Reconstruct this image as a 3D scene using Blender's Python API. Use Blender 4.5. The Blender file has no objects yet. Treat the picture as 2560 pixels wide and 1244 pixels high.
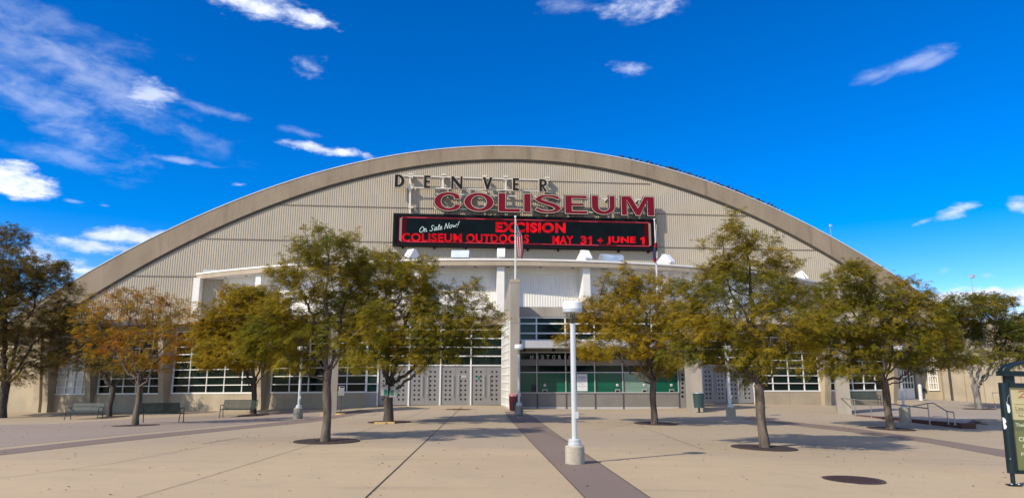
import bpy, math, random
import numpy as np
from mathutils import Vector, Matrix, noise as mnoise

random.seed(7)
RNG = np.random.default_rng(11)
SC = bpy.context.scene
COL = SC.collection
R = math.radians

# ------------------------------------------------------------------ camera
FPX = 1680.0
PITCH = math.atan(318.0 / FPX)
CP, SP = math.cos(PITCH), math.sin(PITCH)
CAM = np.array([0.0, 0.0, 1.7])
cam_data = bpy.data.cameras.new("camera")
cam = bpy.data.objects.new("camera", cam_data)
COL.objects.link(cam)
cam.location = CAM
cam.rotation_euler = (math.pi / 2 + PITCH, 0, 0)
cam_data.sensor_width = 36.0
cam_data.lens = 36.0 * FPX / 2560.0
cam_data.clip_end = 6000
SC.camera = cam

# ------------------------------------------------------------------ light
SUN_EL = R(38.5)
SUN_TO = Vector((-0.766 * math.cos(SUN_EL), -0.643 * math.cos(SUN_EL), math.sin(SUN_EL)))
sun_data = bpy.data.lights.new("sun", 'SUN')
sun_data.energy = 2.45
sun_data.angle = R(0.9)
sun_data.color = (1.0, 0.90, 0.74)
sun = bpy.data.objects.new("sun", sun_data)
COL.objects.link(sun)
sun.rotation_euler = (-SUN_TO).to_track_quat('-Z', 'Y').to_euler()
SC.view_settings.view_transform = 'Standard'
SC.view_settings.look = 'None'
SC.view_settings.exposure = 1.12
SC.view_settings.gamma = 1.0
SC.cycles.use_denoising = True
SC.cycles.denoiser = 'OPENIMAGEDENOISE'
SC.cycles.denoising_prefilter = 'ACCURATE'
SC.cycles.denoising_input_passes = 'RGB_ALBEDO_NORMAL'


def ray(px, py):
    x = (px - 1280.0) / FPX
    y = (622.0 - py) / FPX
    return np.array([x, CP - y * SP, SP + y * CP])


def onY(px, py, Y):
    d = ray(px, py)
    return CAM + d * (Y / d[1])


def onZ(px, py, z):
    d = ray(px, py)
    return CAM + d * ((z - CAM[2]) / d[2])


def zat(py, Y, px=1280):
    return onY(px, py, Y)[2]


# world sky: Nishita sky with clouds that sit in fixed directions of the sky
def build_world():
    w = bpy.data.worlds.new("World")
    SC.world = w
    w.use_nodes = True
    nt = w.node_tree
    nt.nodes.clear()
    N = nt.nodes.new
    L = nt.links.new

    def put(sock, v):
        if hasattr(v, 'is_linked'):
            L(v, sock)
        else:
            sock.default_value = v

    def M(op, a, b=0.0, c=0.0):
        n = N('ShaderNodeMath')
        n.operation = op
        put(n.inputs[0], a)
        put(n.inputs[1], b)
        put(n.inputs[2], c)
        return n.outputs[0]

    def smooth(v, lo, hi, o0=0.0, o1=1.0):
        n = N('ShaderNodeMapRange')
        n.interpolation_type = 'SMOOTHSTEP'
        put(n.inputs[0], v)
        n.inputs[1].default_value = lo
        n.inputs[2].default_value = hi
        n.inputs[3].default_value = o0
        n.inputs[4].default_value = o1
        return n.outputs[0]

    sky = N('ShaderNodeTexSky')
    sky.sky_type = 'NISHITA'
    sky.sun_disc = False
    sky.sun_elevation = SUN_EL
    sky.sun_rotation = math.atan2(SUN_TO.x, SUN_TO.y)
    sky.altitude = 1600
    sky.air_density = 1.0
    sky.dust_density = 0.3
    sky.ozone_density = 2.5
    hs = N('ShaderNodeHueSaturation')
    hs.inputs['Saturation'].default_value = SKY_SAT
    hs.inputs['Hue'].default_value = SKY_HUE
    hs.inputs['Value'].default_value = SKY_VAL
    L(sky.outputs[0], hs.inputs['Color'])
    tc = N('ShaderNodeTexCoord')
    sep = N('ShaderNodeSeparateXYZ')
    L(tc.outputs['Generated'], sep.inputs[0])
    X, Y, Z = sep.outputs
    az = M('ARCTAN2', X, Y)
    el = M('ARCSINE', M('MINIMUM', M('MAXIMUM', Z, -0.999), 0.999))

    def noise(scale, sx, sz, detail, rough, off):
        mp = N('ShaderNodeMapping')
        mp.inputs['Scale'].default_value = (sx, sx, sz)
        mp.inputs['Location'].default_value = (off, off * .7, off * .3)
        L(tc.outputs['Generated'], mp.inputs[0])
        n = N('ShaderNodeTexNoise')
        n.inputs['Scale'].default_value = scale
        n.inputs['Detail'].default_value = detail
        n.inputs['Roughness'].default_value = rough
        n.inputs['Distortion'].default_value = 0.35
        L(mp.outputs[0], n.inputs['Vector'])
        return n.outputs['Fac']
    n1 = noise(11.0, 1.0, 2.6, 10.0, 0.62, 3.1)
    n2 = noise(30.0, 1.0, 2.2, 7.0, 0.60, 9.7)
    nn = M('ADD', M('MULTIPLY', M('SUBTRACT', n1, 0.5), 2.9), M('MULTIPLY', M('SUBTRACT', n2, 0.5), 1.5))
    # unseen broken cloud overhead and behind the camera, added as neutral fill light
    n3 = noise(2.2, 1.0, 1.6, 6.0, 0.55, 5.3)
    back = smooth(M('SUBTRACT', M('MULTIPLY', Z, 0.9), Y), 0.25, 0.75)
    total = M('MULTIPLY', M('MULTIPLY', smooth(n3, 0.36, 0.62), back), smooth(Z, 0.0, 0.15, 0.3, 0.9))
    for (px, py, rx, ry, rot, s, lo, hi) in CLOUDS:
        d = ray(px, py)
        d = d / np.linalg.norm(d)
        a0, e0 = math.atan2(d[0], d[1]), math.asin(d[2])
        k = FPX * math.hypot(1.0, (px - 1280) / FPX)
        ca, sa = math.cos(R(rot)), math.sin(R(rot))
        da = M('MULTIPLY', M('SUBTRACT', az, a0), math.cos(e0))
        de = M('SUBTRACT', el, e0)
        # screen y runs down, elevation runs up
        p = M('DIVIDE', M('SUBTRACT', M('MULTIPLY', da, ca), M('MULTIPLY', de, sa)), rx / k)
        q = M('DIVIDE', M('ADD', M('MULTIPLY', da, sa), M('MULTIPLY', de, ca)), ry / k)
        r2 = M('ADD', M('MULTIPLY', p, p), M('MULTIPLY', q, q))
        inv = M('SUBTRACT', 1.0, M('SQRT', r2))
        a = M('MULTIPLY', smooth(M('ADD', inv, nn), lo, hi), s)
        a = M('MULTIPLY', a, smooth(inv, -0.75, -0.1))
        total = a if total is None else M('MAXIMUM', total, a)
    ramp = N('ShaderNodeMixRGB')
    put(ramp.inputs[0], smooth(M('ADD', n2, M('MULTIPLY', n1, 0.6)), 0.55, 1.0))
    ramp.inputs[1].default_value = (0.50, 0.60, 0.86, 1)
    ramp.inputs[2].default_value = (0.86, 0.89, 1.0, 1)
    cl = N('ShaderNodeVectorMath')
    cl.operation = 'SCALE'
    L(ramp.outputs[0], cl.inputs[0])
    cl.inputs['Scale'].default_value = 0.60 / 0.1
    mix = N('ShaderNodeMixRGB')
    L(total, mix.inputs[0])
    L(hs.outputs[0], mix.inputs[1])
    L(cl.outputs[0], mix.inputs[2])
    bg = N('ShaderNodeBackground')
    bg.inputs['Strength'].default_value = 0.10
    L(mix.outputs[0], bg.inputs['Color'])
    out = N('ShaderNodeOutputWorld')
    L(bg.outputs[0], out.inputs[0])


SKY_SAT, SKY_HUE, SKY_VAL = 1.58, 0.514, 0.90
CLOUDS = [  # px, py, rx, ry, tilt, strength, lo, hi
    (630, 8, 190, 46, 6, 0.95, 0.0, 1.1), (775, 45, 95, 22, 8, 0.9, 0.0, 0.9),
    (1590, 12, 125, 40, -4, 0.8, 0.0, 1.3), (1420, 15, 100, 30, 0, 0.25, 0.0, 1.3),
    (782, 170, 50, 34, 0, 0.5, 0.0, 1.2), (378, 238, 55, 42, 25, 0.6, 0.0, 1.1),
    (190, 165, 290, 60, 22, 0.30, -0.3, 1.5), (150, 285, 200, 66, 28, 0.34, -0.3, 1.5),
    (215, 335, 75, 42, 25, 0.28, -0.2, 1.2), (30, 120, 180, 100, 15, 0.24, -0.3, 1.5),
    (150, 385, 170, 24, 3, 0.22, -0.2, 1.3), (60, 30, 280, 44, 5, 0.16, -0.2, 1.4),
    (800, 372, 85, 14, 6, 0.85, 0.0, 0.9), (865, 383, 82, 17, 2, 0.95, 0.0, 0.8),
    (25, 450, 80, 48, 12, 0.97, 0.0, 0.8), (75, 480, 50, 28, 10, 0.97, 0.0, 0.8),
    (330, 592, 150, 24, -6, 0.8, 0.0, 1.0), (230, 615, 150, 26, 3, 0.75, 0.0, 1.0),
    (170, 670, 150, 36, 3, 0.75, 0.0, 1.0), (110, 640, 90, 28, 0, 0.5, 0.0, 1.0),
    (1572, 174, 56, 22, 3, 0.5, 0.0, 1.2), (2280, 160, 115, 24, -10, 0.32, -0.2, 1.6),
    (2190, 190, 70, 14, -10, 0.25, -0.1, 1.3), (2340, 150, 70, 14, -14, 0.25, -0.1, 1.2),
    (2385, 530, 65, 20, -14, 0.65, 0.0, 1.0), (2310, 553, 34, 9, -14, 0.4, 0.0, 0.9),
    (2545, 512, 30, 22, 20, 0.7, 0.0, 1.0), (2468, 688, 38, 17, 0, 0.95, 0.0, 0.7),
    (2363, 680, 30, 12, -5, 0.4, 0.0, 1.1), (2380, 745, 110, 36, 0, 0.95, 0.0, 0.7),
    (2520, 745, 120, 42, 0, 0.95, 0.0, 0.7), (2540, 800, 300, 50, 0, 0.9, 0.0, 0.8),
    (100, 800, 300, 80, 0, 0.7, 0.0, 1.0),
    (460, 402, 80, 9, 2, 0.3, 0.0, 1.1), (600, 462, 28, 7, -8, 0.5, 0.0, 0.9),
    (545, 280, 90, 14, 6, 0.25, -0.1, 1.3), (185, 503, 24, 6, 0, 0.3, 0.0, 1.0),
    (262, 513, 16, 5, 0, 0.3, 0.0, 1.0), (750, 330, 55, 12, 6, 0.22, -0.1, 1.2),
]
build_world()

# ------------------------------------------------------------------ helpers
OFF = {}          # object -> world offset that its mesh vertices are relative to


def tag(o, label=None, cat=None, group=None, kind=None):
    if label: o['label'] = label
    if cat: o['category'] = cat
    if group: o['group'] = group
    if kind: o['kind'] = kind
    return o


def thing(name, loc, label, cat, group=None, rz=0.0):
    o = bpy.data.objects.new(name, None)
    o.empty_display_size = 0.3
    COL.objects.link(o)
    o.location = tuple(loc)
    o.rotation_euler = (0, 0, rz)
    OFF[o] = np.array(loc, float)
    return tag(o, label, cat, group)


def local(o):
    """meshes under o are given in o's own coordinates"""
    OFF[o] = np.zeros(3)
    return o


def link_mesh(name, me, mats, parent=None, smooth=False):
    o = bpy.data.objects.new(name, me)
    COL.objects.link(o)
    for m in (mats if isinstance(mats, (list, tuple)) else [mats]):
        me.materials.append(m)
    if smooth:
        me.polygons.foreach_set('use_smooth', [True] * len(me.polygons))
    if parent is not None:
        o.parent = parent
        OFF[o] = OFF[parent]
    else:
        OFF[o] = np.zeros(3)
    return o


def fast_mesh(name, V, F, mats, parent=None, smooth=False):
    """V (n,3) world, F (m,k) all faces with k corners"""
    V = np.asarray(V, np.float32)
    if parent is not None:
        V = V - OFF[parent].astype(np.float32)
    F = np.asarray(F, np.int32)
    me = bpy.data.meshes.new(name)
    n, (m, k) = len(V), F.shape
    me.vertices.add(n)
    me.vertices.foreach_set('co', V.ravel())
    me.loops.add(m * k)
    me.loops.foreach_set('vertex_index', F.ravel())
    me.polygons.add(m)
    me.polygons.foreach_set('loop_start', np.arange(0, m * k, k, dtype=np.int32))
    me.polygons.foreach_set('loop_total', np.full(m, k, np.int32))
    me.update(calc_edges=True)
    return link_mesh(name, me, mats, parent, smooth)


class MB:
    def __init__(self):
        self.v, self.f, self.m, self.sm = [], [], [], []

    def add(self, vs, fs, mi=0, sm=False):
        b = len(self.v)
        self.v += [tuple(map(float, p)) for p in vs]
        for f in fs:
            self.f.append(tuple(b + i for i in f))
            self.m.append(mi)
            self.sm.append(sm)
        return self

    def quad(self, a, b, c, d, mi=0):
        return self.add([a, b, c, d], [(0, 1, 2, 3)], mi)

    def obox(self, o, ax, ay, az, mi=0):
        """box from corner o with edge vectors"""
        o, ax, ay, az = [np.array(t, float) for t in (o, ax, ay, az)]
        vs = [o, o + ax, o + ax + ay, o + ay]
        vs = vs + [p + az for p in vs]
        return self.add(vs, [(0, 3, 2, 1), (4, 5, 6, 7), (0, 1, 5, 4), (1, 2, 6, 5), (2, 3, 7, 6), (3, 0, 4, 7)], mi)

    def box(self, c, s, rz=0.0, mi=0):
        ca, sa = math.cos(rz), math.sin(rz)
        ax = np.array([ca, sa, 0]) * s[0]
        ay = np.array([-sa, ca, 0]) * s[1]
        az = np.array([0, 0, s[2]])
        return self.obox(np.array(c, float) - ax / 2 - ay / 2 - az / 2, ax, ay, az, mi)

    def prism(self, poly, ext, mi=0, mi_side=None, sm=False):
        """poly: 3D points of a planar outline, ext: extrusion vector"""
        n = len(poly)
        ext = np.array(ext, float)
        P = [np.array(p, float) for p in poly]
        self.add(P, [tuple(range(n))], mi)
        self.add([p + ext for p in P], [tuple(range(n - 1, -1, -1))], mi)
        s = mi if mi_side is None else mi_side
        for i in range(n):
            j = (i + 1) % n
            self.add([P[i], P[j], P[j] + ext, P[i] + ext], [(3, 2, 1, 0)], s, sm)
        return self

    def tube(self, pts, rad, n=8, mi=0, cap=True, sm=True):
        P = [np.array(p, float) for p in pts]
        if not hasattr(rad, '__len__'): rad = [rad] * len(P)
        rings = []
        ref = np.array([0.31, 0.17, 0.93])
        for i, p in enumerate(P):
            a = P[max(i - 1, 0)]
            b = P[min(i + 1, len(P) - 1)]
            t = (b - a) / (np.linalg.norm(b - a) + 1e-9)
            if abs(np.dot(t, ref)) > 0.93: ref = np.array([0.93, 0.2, 0.1])
            u = np.cross(t, ref); u /= np.linalg.norm(u)
            w = np.cross(t, u)
            rings.append([p + rad[i] * (math.cos(k * 2 * math.pi / n) * u + math.sin(k * 2 * math.pi / n) * w) for k in range(n)])
        vs = [q for r in rings for q in r]
        fs = []
        for i in range(len(P) - 1):
            for k in range(n):
                k2 = (k + 1) % n
                fs.append((i * n + k, i * n + k2, (i + 1) * n + k2, (i + 1) * n + k))
        self.add(vs, fs, mi, sm)
        if cap:
            self.add(rings[0], [tuple(range(n - 1, -1, -1))], mi)
            self.add(rings[-1], [tuple(range(n))], mi)
        return self

    def lathe(self, prof, n=24, c=(0, 0, 0), mi=0, sm=True):
        """profile [(r,z)...]; sharp profile corners kept by splitting"""
        c = np.array(c, float)
        for (r0, z0), (r1, z1) in zip(prof[:-1], prof[1:]):
            a = [c + np.array([r0 * math.cos(k * 2 * math.pi / n), r0 * math.sin(k * 2 * math.pi / n), z0]) for k in range(n)]
            b = [c + np.array([r1 * math.cos(k * 2 * math.pi / n), r1 * math.sin(k * 2 * math.pi / n), z1]) for k in range(n)]
            if r0 < 1e-6:
                self.add([c + np.array([0, 0, z0])] + b, [(0, 1 + k, 1 + (k + 1) % n)[::1] for k in range(n)], mi, sm)
            elif r1 < 1e-6:
                self.add([c + np.array([0, 0, z1])] + a, [(0, 1 + (k + 1) % n, 1 + k)[::-1] for k in range(n)], mi, sm)
            else:
                self.add(a + b, [(k, (k + 1) % n, n + (k + 1) % n, n + k) for k in range(n)], mi, sm)
        return self

    def build(self, name, mats, parent=None, label=None):
        me = bpy.data.meshes.new(name)
        off = OFF[parent] if parent is not None else np.zeros(3)
        me.from_pydata([tuple(np.array(p) - off) for p in self.v], [], self.f)
        me.polygons.foreach_set('material_index', self.m)
        me.polygons.foreach_set('use_smooth', self.sm)
        me.update()
        o = link_mesh(name, me, mats, parent)
        if label: o['label'] = label
        return o


def copy_tree(root, loc, rz=None, label=None):
    c = root.copy()
    COL.objects.link(c)
    c.location = tuple(loc)
    if rz is not None: c.rotation_euler = (0, 0, rz)
    if label: c['label'] = label
    for ch in list(root.children):
        d = ch.copy(); COL.objects.link(d); d.parent = c
        for g in list(ch.children):
            e = g.copy(); COL.objects.link(e); e.parent = d
    return c


# ------------------------------------------------------------------ materials
def mat(name, col, rough=0.7, metal=0.0, var=0.0, scale=2.0, stretch=(1, 1, 1), col2=None, bump=0.0,
        bscale=40.0, spec=0.4, fine=0.0, fscale=60.0, streak=0.0, emit=None, estr=1.0):
    m = bpy.data.materials.new(name)
    m.use_nodes = True
    nt = m.node_tree
    b = nt.nodes['Principled BSDF']
    b.inputs['Roughness'].default_value = rough
    b.inputs['Metallic'].default_value = metal
    b.inputs['Specular IOR Level'].default_value = spec
    N, L = nt.nodes.new, nt.links.new
    geo = N('ShaderNodeNewGeometry')
    base = N('ShaderNodeRGB')
    base.outputs[0].default_value = (*col, 1)
    cur = base.outputs[0]

    def nz(sc, st, det, rg=0.6):
        mp = N('ShaderNodeMapping')
        mp.inputs['Scale'].default_value = st
        L(geo.outputs['Position'], mp.inputs[0])
        n = N('ShaderNodeTexNoise')
        n.inputs['Scale'].default_value = sc
        n.inputs['Detail'].default_value = det
        n.inputs['Roughness'].default_value = rg
        L(mp.outputs[0], n.inputs['Vector'])
        return n.outputs['Fac']

    def mixc(fac, a, bcol, lo=0.35, hi=0.65, amt=1.0):
        mr = N('ShaderNodeMapRange')
        L(fac, mr.inputs[0])
        mr.inputs[1].default_value = lo; mr.inputs[2].default_value = hi
        mr.inputs[3].default_value = 0; mr.inputs[4].default_value = amt
        mx = N('ShaderNodeMixRGB')
        L(mr.outputs[0], mx.inputs[0]); L(a, mx.inputs[1])
        mx.inputs[2].default_value = (*bcol, 1)
        return mx.outputs[0]
    if var or col2:
        c2 = col2 or tuple(c * (1 - var) for c in col)
        cur = mixc(nz(scale, stretch, 6), cur, c2)
    if streak:
        cur = mixc(nz(1.0, (1.6, 1.6, 0.10), 5, 0.65), cur, tuple(c * 0.35 for c in col), 0.56, 0.74, streak)
    if fine:
        cur = mixc(nz(fscale, (1, 1, 1), 3, 0.7), cur, tuple(c * (1 - fine) for c in col), 0.45, 0.7)
    L(cur, b.inputs['Base Color'])
    if bump:
        bp = N('ShaderNodeBump')
        bp.inputs['Strength'].default_value = bump
        bp.inputs['Distance'].default_value = 0.02
        L(nz(bscale, (1, 1, 1), 5), bp.inputs['Height'])
        L(bp.outputs[0], b.inputs['Normal'])
    if emit:
        b.inputs['Emission Color'].default_value = (*emit, 1)
        b.inputs['Emission Strength'].default_value = estr
    return m


M_ = {}
M_['band'] = mat('arch_concrete', (0.30, 0.235, 0.162), 0.85, var=0.30, scale=0.45, stretch=(1.3, 1, .45), bump=.3, bscale=6, fine=.2, fscale=9, streak=.85)
M_['trim'] = mat('dark_brown_trim', (0.09, 0.075, 0.055), 0.6)
M_['coping'] = mat('pale_metal_coping', (0.62, 0.62, 0.60), 0.45, var=.15, scale=1.5)
M_['rib'] = mat('beige_ribbed_panel', (0.425, 0.37, 0.28), 0.6, var=.12, scale=.25, streak=.12)
M_['seam'] = mat('panel_seam', (0.16, 0.13, 0.10), 0.7)
M_['roof'] = mat('roof_membrane', (0.45, 0.45, 0.45), 0.7, var=.1)
M_['fascia'] = mat('fascia_concrete', (0.42, 0.345, 0.25), 0.85, var=.22, scale=1.2, stretch=(1, 1, .3), fine=.15, fscale=14, streak=.3)
M_['white'] = mat('white_paint', (0.78, 0.745, 0.68), 0.55, var=.10, scale=1.0, fine=.06, fscale=8, streak=.15)
M_['soffit'] = mat('soffit_paint', (0.62, 0.60, 0.56), 0.7, var=.08)
M_['conc'] = mat('wall_concrete', (0.44, 0.365, 0.255), 0.88, var=.28, scale=.8, bump=.25, bscale=9, fine=.16, fscale=18, streak=.35)
M_['conc_grey'] = mat('grey_concrete', (0.36, 0.325, 0.27), 0.88, var=.28, scale=.9, stretch=(1, 1, .35), bump=.25, bscale=9, fine=.16, fscale=16, streak=.4)
M_['frame'] = mat('white_window_frame', (0.74, 0.73, 0.69), 0.4)
M_['glass'] = mat('dark_glass', (0.004, 0.007, 0.006), 0.05, spec=.13, col2=(0.002, 0.014, 0.011), scale=.35)
M_['greenglass'] = mat('green_blind_behind_glass', (0.004, 0.095, 0.058), 0.12, spec=.3, col2=(0.003, 0.07, 0.043), scale=.8, stretch=(.4, .4, 6))
M_['tealglass'] = mat('teal_glass', (0.010, 0.045, 0.042), 0.08, spec=.25, col2=(0.006, 0.02, 0.02), scale=.5)
M_['paleglass'] = mat('pale_green_blind', (0.16, 0.26, 0.21), 0.15, spec=.5, var=.12, scale=1.2, stretch=(.4, .4, 3))
M_['frost'] = mat('whited_out_glass', (0.60, 0.62, 0.62), 0.3, var=.12, scale=.7)
M_['steel'] = mat('brushed_door_steel', (0.30, 0.29, 0.28), 0.45, metal=.35, var=.12, scale=1.4, stretch=(1, 1, .3), fine=.06, fscale=20)
M_['panel'] = mat('grey_metal_panel', (0.23, 0.215, 0.195), 0.55, metal=.2, var=.14, scale=1.2)
M_['panel_lt'] = mat('silver_metal_band', (0.52, 0.51, 0.50), 0.4, metal=.3, var=.1)
M_['darkmetal'] = mat('dark_mullion', (0.07, 0.065, 0.06), 0.5)
M_['midmetal'] = mat('grey_mullion', (0.40, 0.39, 0.37), 0.4, metal=.3)
M_['black'] = mat('black_rubber', (0.012, 0.012, 0.012), 0.6)
M_['hole'] = mat('dark_porthole', (0.012, 0.013, 0.013), 0.25)
M_['galv'] = mat('galvanised_sheet', (0.42, 0.50, 0.56), 0.35, metal=.7, col2=(.66, .72, .76), scale=2.2, stretch=(.6, 1, 2))
M_['pole'] = mat('painted_lamp_pole', (0.58, 0.60, 0.61), 0.35, metal=.25, var=.08, scale=3)
M_['lampwhite'] = mat('lamp_cap_white', (0.80, 0.81, 0.82), 0.35, var=.05)
M_['lampgrey'] = mat('lamp_ring_grey', (0.42, 0.46, 0.49), 0.4, metal=.2)
M_['base'] = mat('lamp_footing_concrete', (0.45, 0.40, 0.31), 0.9, var=.3, scale=5, bump=.5, bscale=25, fine=.25, fscale=40)
M_['basedirty'] = mat('stained_footing_concrete', (0.40, 0.36, 0.30), 0.9, col2=(.09, .08, .075), scale=4, bump=.5, bscale=25, fine=.25, fscale=40)
M_['bench'] = mat('green_grey_bench_paint', (0.018, 0.036, 0.034), 0.5, spec=.3, var=.15, scale=4)
M_['can'] = mat('green_can_paint', (0.035, 0.075, 0.075), 0.4, spec=.5)
M_['maroon'] = mat('maroon_can_paint', (0.075, 0.012, 0.022), 0.45)
M_['maroondk'] = mat('charcoal_can_panel', (0.03, 0.022, 0.024), 0.5)
M_['bag'] = mat('pink_bin_liner', (0.42, 0.17, 0.20), 0.4)
M_['denver'] = mat('charcoal_sign_face', (0.012, 0.015, 0.016), 0.7, spec=.12, var=.1)
M_['cream'] = mat('cream_sign_edge', (0.58, 0.49, 0.37), 0.6)
M_['red'] = mat('maroon_sign_face', (0.155, 0.005, 0.018), 0.6, spec=.12, var=.12, scale=1.5)
M_['rail'] = mat('cream_sign_rail', (0.62, 0.59, 0.51), 0.55)
M_['cab'] = mat('black_display_cabinet', (0.008, 0.008, 0.009), 0.7, spec=.12)
M_['bark'] = mat('locust_bark', (0.165, 0.13, 0.10), 0.95, col2=(0.06, 0.045, 0.035), scale=9, stretch=(1, 1, .25), bump=.9, bscale=22)
M_['barkdk'] = mat('dark_locust_bark', (0.10, 0.08, 0.065), 0.95, col2=(0.035, 0.03, 0.026), scale=9, stretch=(1, 1, .25), bump=.9, bscale=22)
M_['barkgrey'] = mat('pale_grey_bark', (0.26, 0.245, 0.22), 0.95, col2=(0.11, 0.095, 0.08), scale=7, stretch=(1, 1, .3), bump=.8, bscale=22)
M_['pit'] = mat('tree_grate_iron', (0.055, 0.035, 0.028), 0.75, var=.3, scale=12, bump=.5, bscale=50)
M_['soil'] = mat('tree_pit_soil', (0.035, 0.026, 0.020), 1.0, var=.4, scale=14)
M_['manhole'] = mat('manhole_iron', (0.060, 0.034, 0.032), 0.7, var=.3, scale=14, bump=.4, bscale=60)
M_['brick'] = mat('reddish_kerb_stone', (0.135, 0.062, 0.046), 0.85, var=.3, scale=3, fine=.2, fscale=30)
M_['teal'] = mat('dark_teal_paint', (0.005, 0.014, 0.019), 0.4, spec=.35, col2=(.008, .020, .026), scale=2)
M_['torn'] = mat('torn_white_sticker', (0.68, 0.70, 0.73), 0.7)
M_['paper'] = mat('white_paper', (0.66, 0.65, 0.66), 0.7)
M_['ink'] = mat('print_ink', (0.10, 0.10, 0.11), 0.7)
M_['posterbeige'] = mat('poster_beige', (0.46, 0.42, 0.235), 0.4, var=.12, scale=3)
M_['posterdark'] = mat('poster_dark_green', (0.10, 0.115, 0.055), 0.4)
M_['postergreen'] = mat('poster_green', (0.145, 0.165, 0.065), 0.4, var=.12, scale=3)
M_['postertext'] = mat('poster_text', (0.50, 0.52, 0.36), 0.5)
M_['posterbrown'] = mat('poster_brown_text', (0.17, 0.14, 0.06), 0.5)
M_['posterred'] = mat('poster_red_logo', (0.42, 0.17, 0.08), 0.5)
M_['handrail'] = mat('handrail_steel', (0.30, 0.29, 0.28), 0.4, metal=.5)
M_['bollard'] = mat('white_bollard', (0.66, 0.66, 0.64), 0.6, var=.2, scale=6)
M_['flagred'] = mat('flag_red', (0.22, 0.006, 0.02), 0.8)
M_['flagwhite'] = mat('flag_white', (0.44, 0.42, 0.43), 0.8)
M_['flagblue'] = mat('flag_blue', (0.010, 0.014, 0.06), 0.8)
M_['bird'] = mat('dark_plumage', (0.018, 0.018, 0.022), 0.7)
M_['sticker'] = mat('green_label', (0.02, 0.17, 0.13), 0.5)
M_['orange'] = mat('weathered_orange_base', (0.50, 0.28, 0.07), 0.7, col2=(.55, .42, .22), scale=8)
M_['litter'] = mat('fallen_leaves', (0.20, 0.10, 0.03), 0.9, col2=(0.09, 0.05, 0.025), scale=3)
M_['letters'] = mat('steel_letter', (0.42, 0.41, 0.40), 0.4, metal=.4)


def concrete_ground(name, c1, c2, c3, zone=None):
    """exposed paving: large stains, aggregate speckle, drips and dark spots"""
    m = bpy.data.materials.new(name)
    m.use_nodes = True
    nt = m.node_tree
    b = nt.nodes['Principled BSDF']
    b.inputs['Roughness'].default_value = 0.86
    b.inputs['Specular IOR Level'].default_value = 0.25
    N, L = nt.nodes.new, nt.links.new
    geo = N('ShaderNodeNewGeometry')

    def nz(sc, det=6, rg=.6, st=(1, 1, 1)):
        mp = N('ShaderNodeMapping'); mp.inputs['Scale'].default_value = st
        L(geo.outputs['Position'], mp.inputs[0])
        n = N('ShaderNodeTexNoise')
        n.inputs['Scale'].default_value = sc; n.inputs['Detail'].default_value = det
        n.inputs['Roughness'].default_value = rg
        L(mp.outputs[0], n.inputs['Vector'])
        return n.outputs['Fac']

    def mr(v, lo, hi, a=0., z=1.):
        n = N('ShaderNodeMapRange'); L(v, n.inputs[0])
        n.inputs[1].default_value = lo; n.inputs[2].default_value = hi
        n.inputs[3].default_value = a; n.inputs[4].default_value = z
        return n.outputs[0]

    def mix(f, a, c):
        n = N('ShaderNodeMixRGB'); L(f, n.inputs[0])
        if hasattr(a, 'is_linked'): L(a, n.inputs[1])
        else: n.inputs[1].default_value = (*a, 1)
        n.inputs[2].default_value = (*c, 1)
        return n.outputs[0]
    c = mix(mr(nz(.13, 5, .55), .36, .66), c1, c2)
    c = mix(mr(nz(.55, 7, .65), .52, .78, 0, .65), c, c3)
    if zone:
        # leaf stain and tree shade painted as greyer paving among trees; irregular edge
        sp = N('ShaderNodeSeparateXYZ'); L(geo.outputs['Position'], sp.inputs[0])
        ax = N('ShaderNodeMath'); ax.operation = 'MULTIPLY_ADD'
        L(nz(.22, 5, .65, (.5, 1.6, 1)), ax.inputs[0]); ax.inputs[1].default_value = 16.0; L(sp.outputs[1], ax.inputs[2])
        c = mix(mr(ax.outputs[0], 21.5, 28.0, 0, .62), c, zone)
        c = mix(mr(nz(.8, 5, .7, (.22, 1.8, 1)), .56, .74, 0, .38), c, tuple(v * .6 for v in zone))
    c = mix(mr(nz(3.0, 6, .7), .55, .8, 0, .4), c, tuple(v * .62 for v in c1))
    c = mix(mr(nz(90, 3, .75), .5, .68, 0, .45), c, tuple(v * .55 for v in c1))
    c = mix(mr(nz(120, 2, .7, (1, 1, 1.3)), .58, .7, 0, .5), c, tuple(min(1, v * 1.45) for v in c1))
    c = mix(mr(nz(1.0, 4, .75, (.25, 2.2, 1)), .66, .78, 0, .4), c, tuple(v * .5 for v in c1))
    vo = N('ShaderNodeTexVoronoi'); vo.inputs['Scale'].default_value = 1.7
    L(geo.outputs['Position'], vo.inputs['Vector'])
    c = mix(mr(vo.outputs['Distance'], .045, .02, 0, .5), c, tuple(v * .35 for v in c1))
    L(c, b.inputs['Base Color'])
    bp = N('ShaderNodeBump'); bp.inputs['Strength'].default_value = .25; bp.inputs['Distance'].default_value = .01
    L(nz(70, 4, .7), bp.inputs['Height']); L(bp.outputs[0], b.inputs['Normal'])
    return m


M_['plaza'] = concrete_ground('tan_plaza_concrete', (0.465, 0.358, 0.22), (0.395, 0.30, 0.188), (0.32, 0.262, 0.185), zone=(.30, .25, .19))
M_['bandpave'] = concrete_ground('purple_band_concrete', (0.215, 0.162, 0.13), (0.185, 0.14, 0.115), (0.175, 0.14, 0.12))
M_['greyband'] = concrete_ground('grey_band_concrete', (0.30, 0.24, 0.19), (0.26, 0.21, 0.17), (0.235, 0.195, 0.165))
M_['terrace'] = concrete_ground('terrace_concrete', (0.34, 0.285, 0.225), (0.29, 0.245, 0.2), (0.25, 0.215, 0.185))
M_['joint'] = mat('joint_filler', (0.075, 0.055, 0.045), 0.9)


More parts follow.
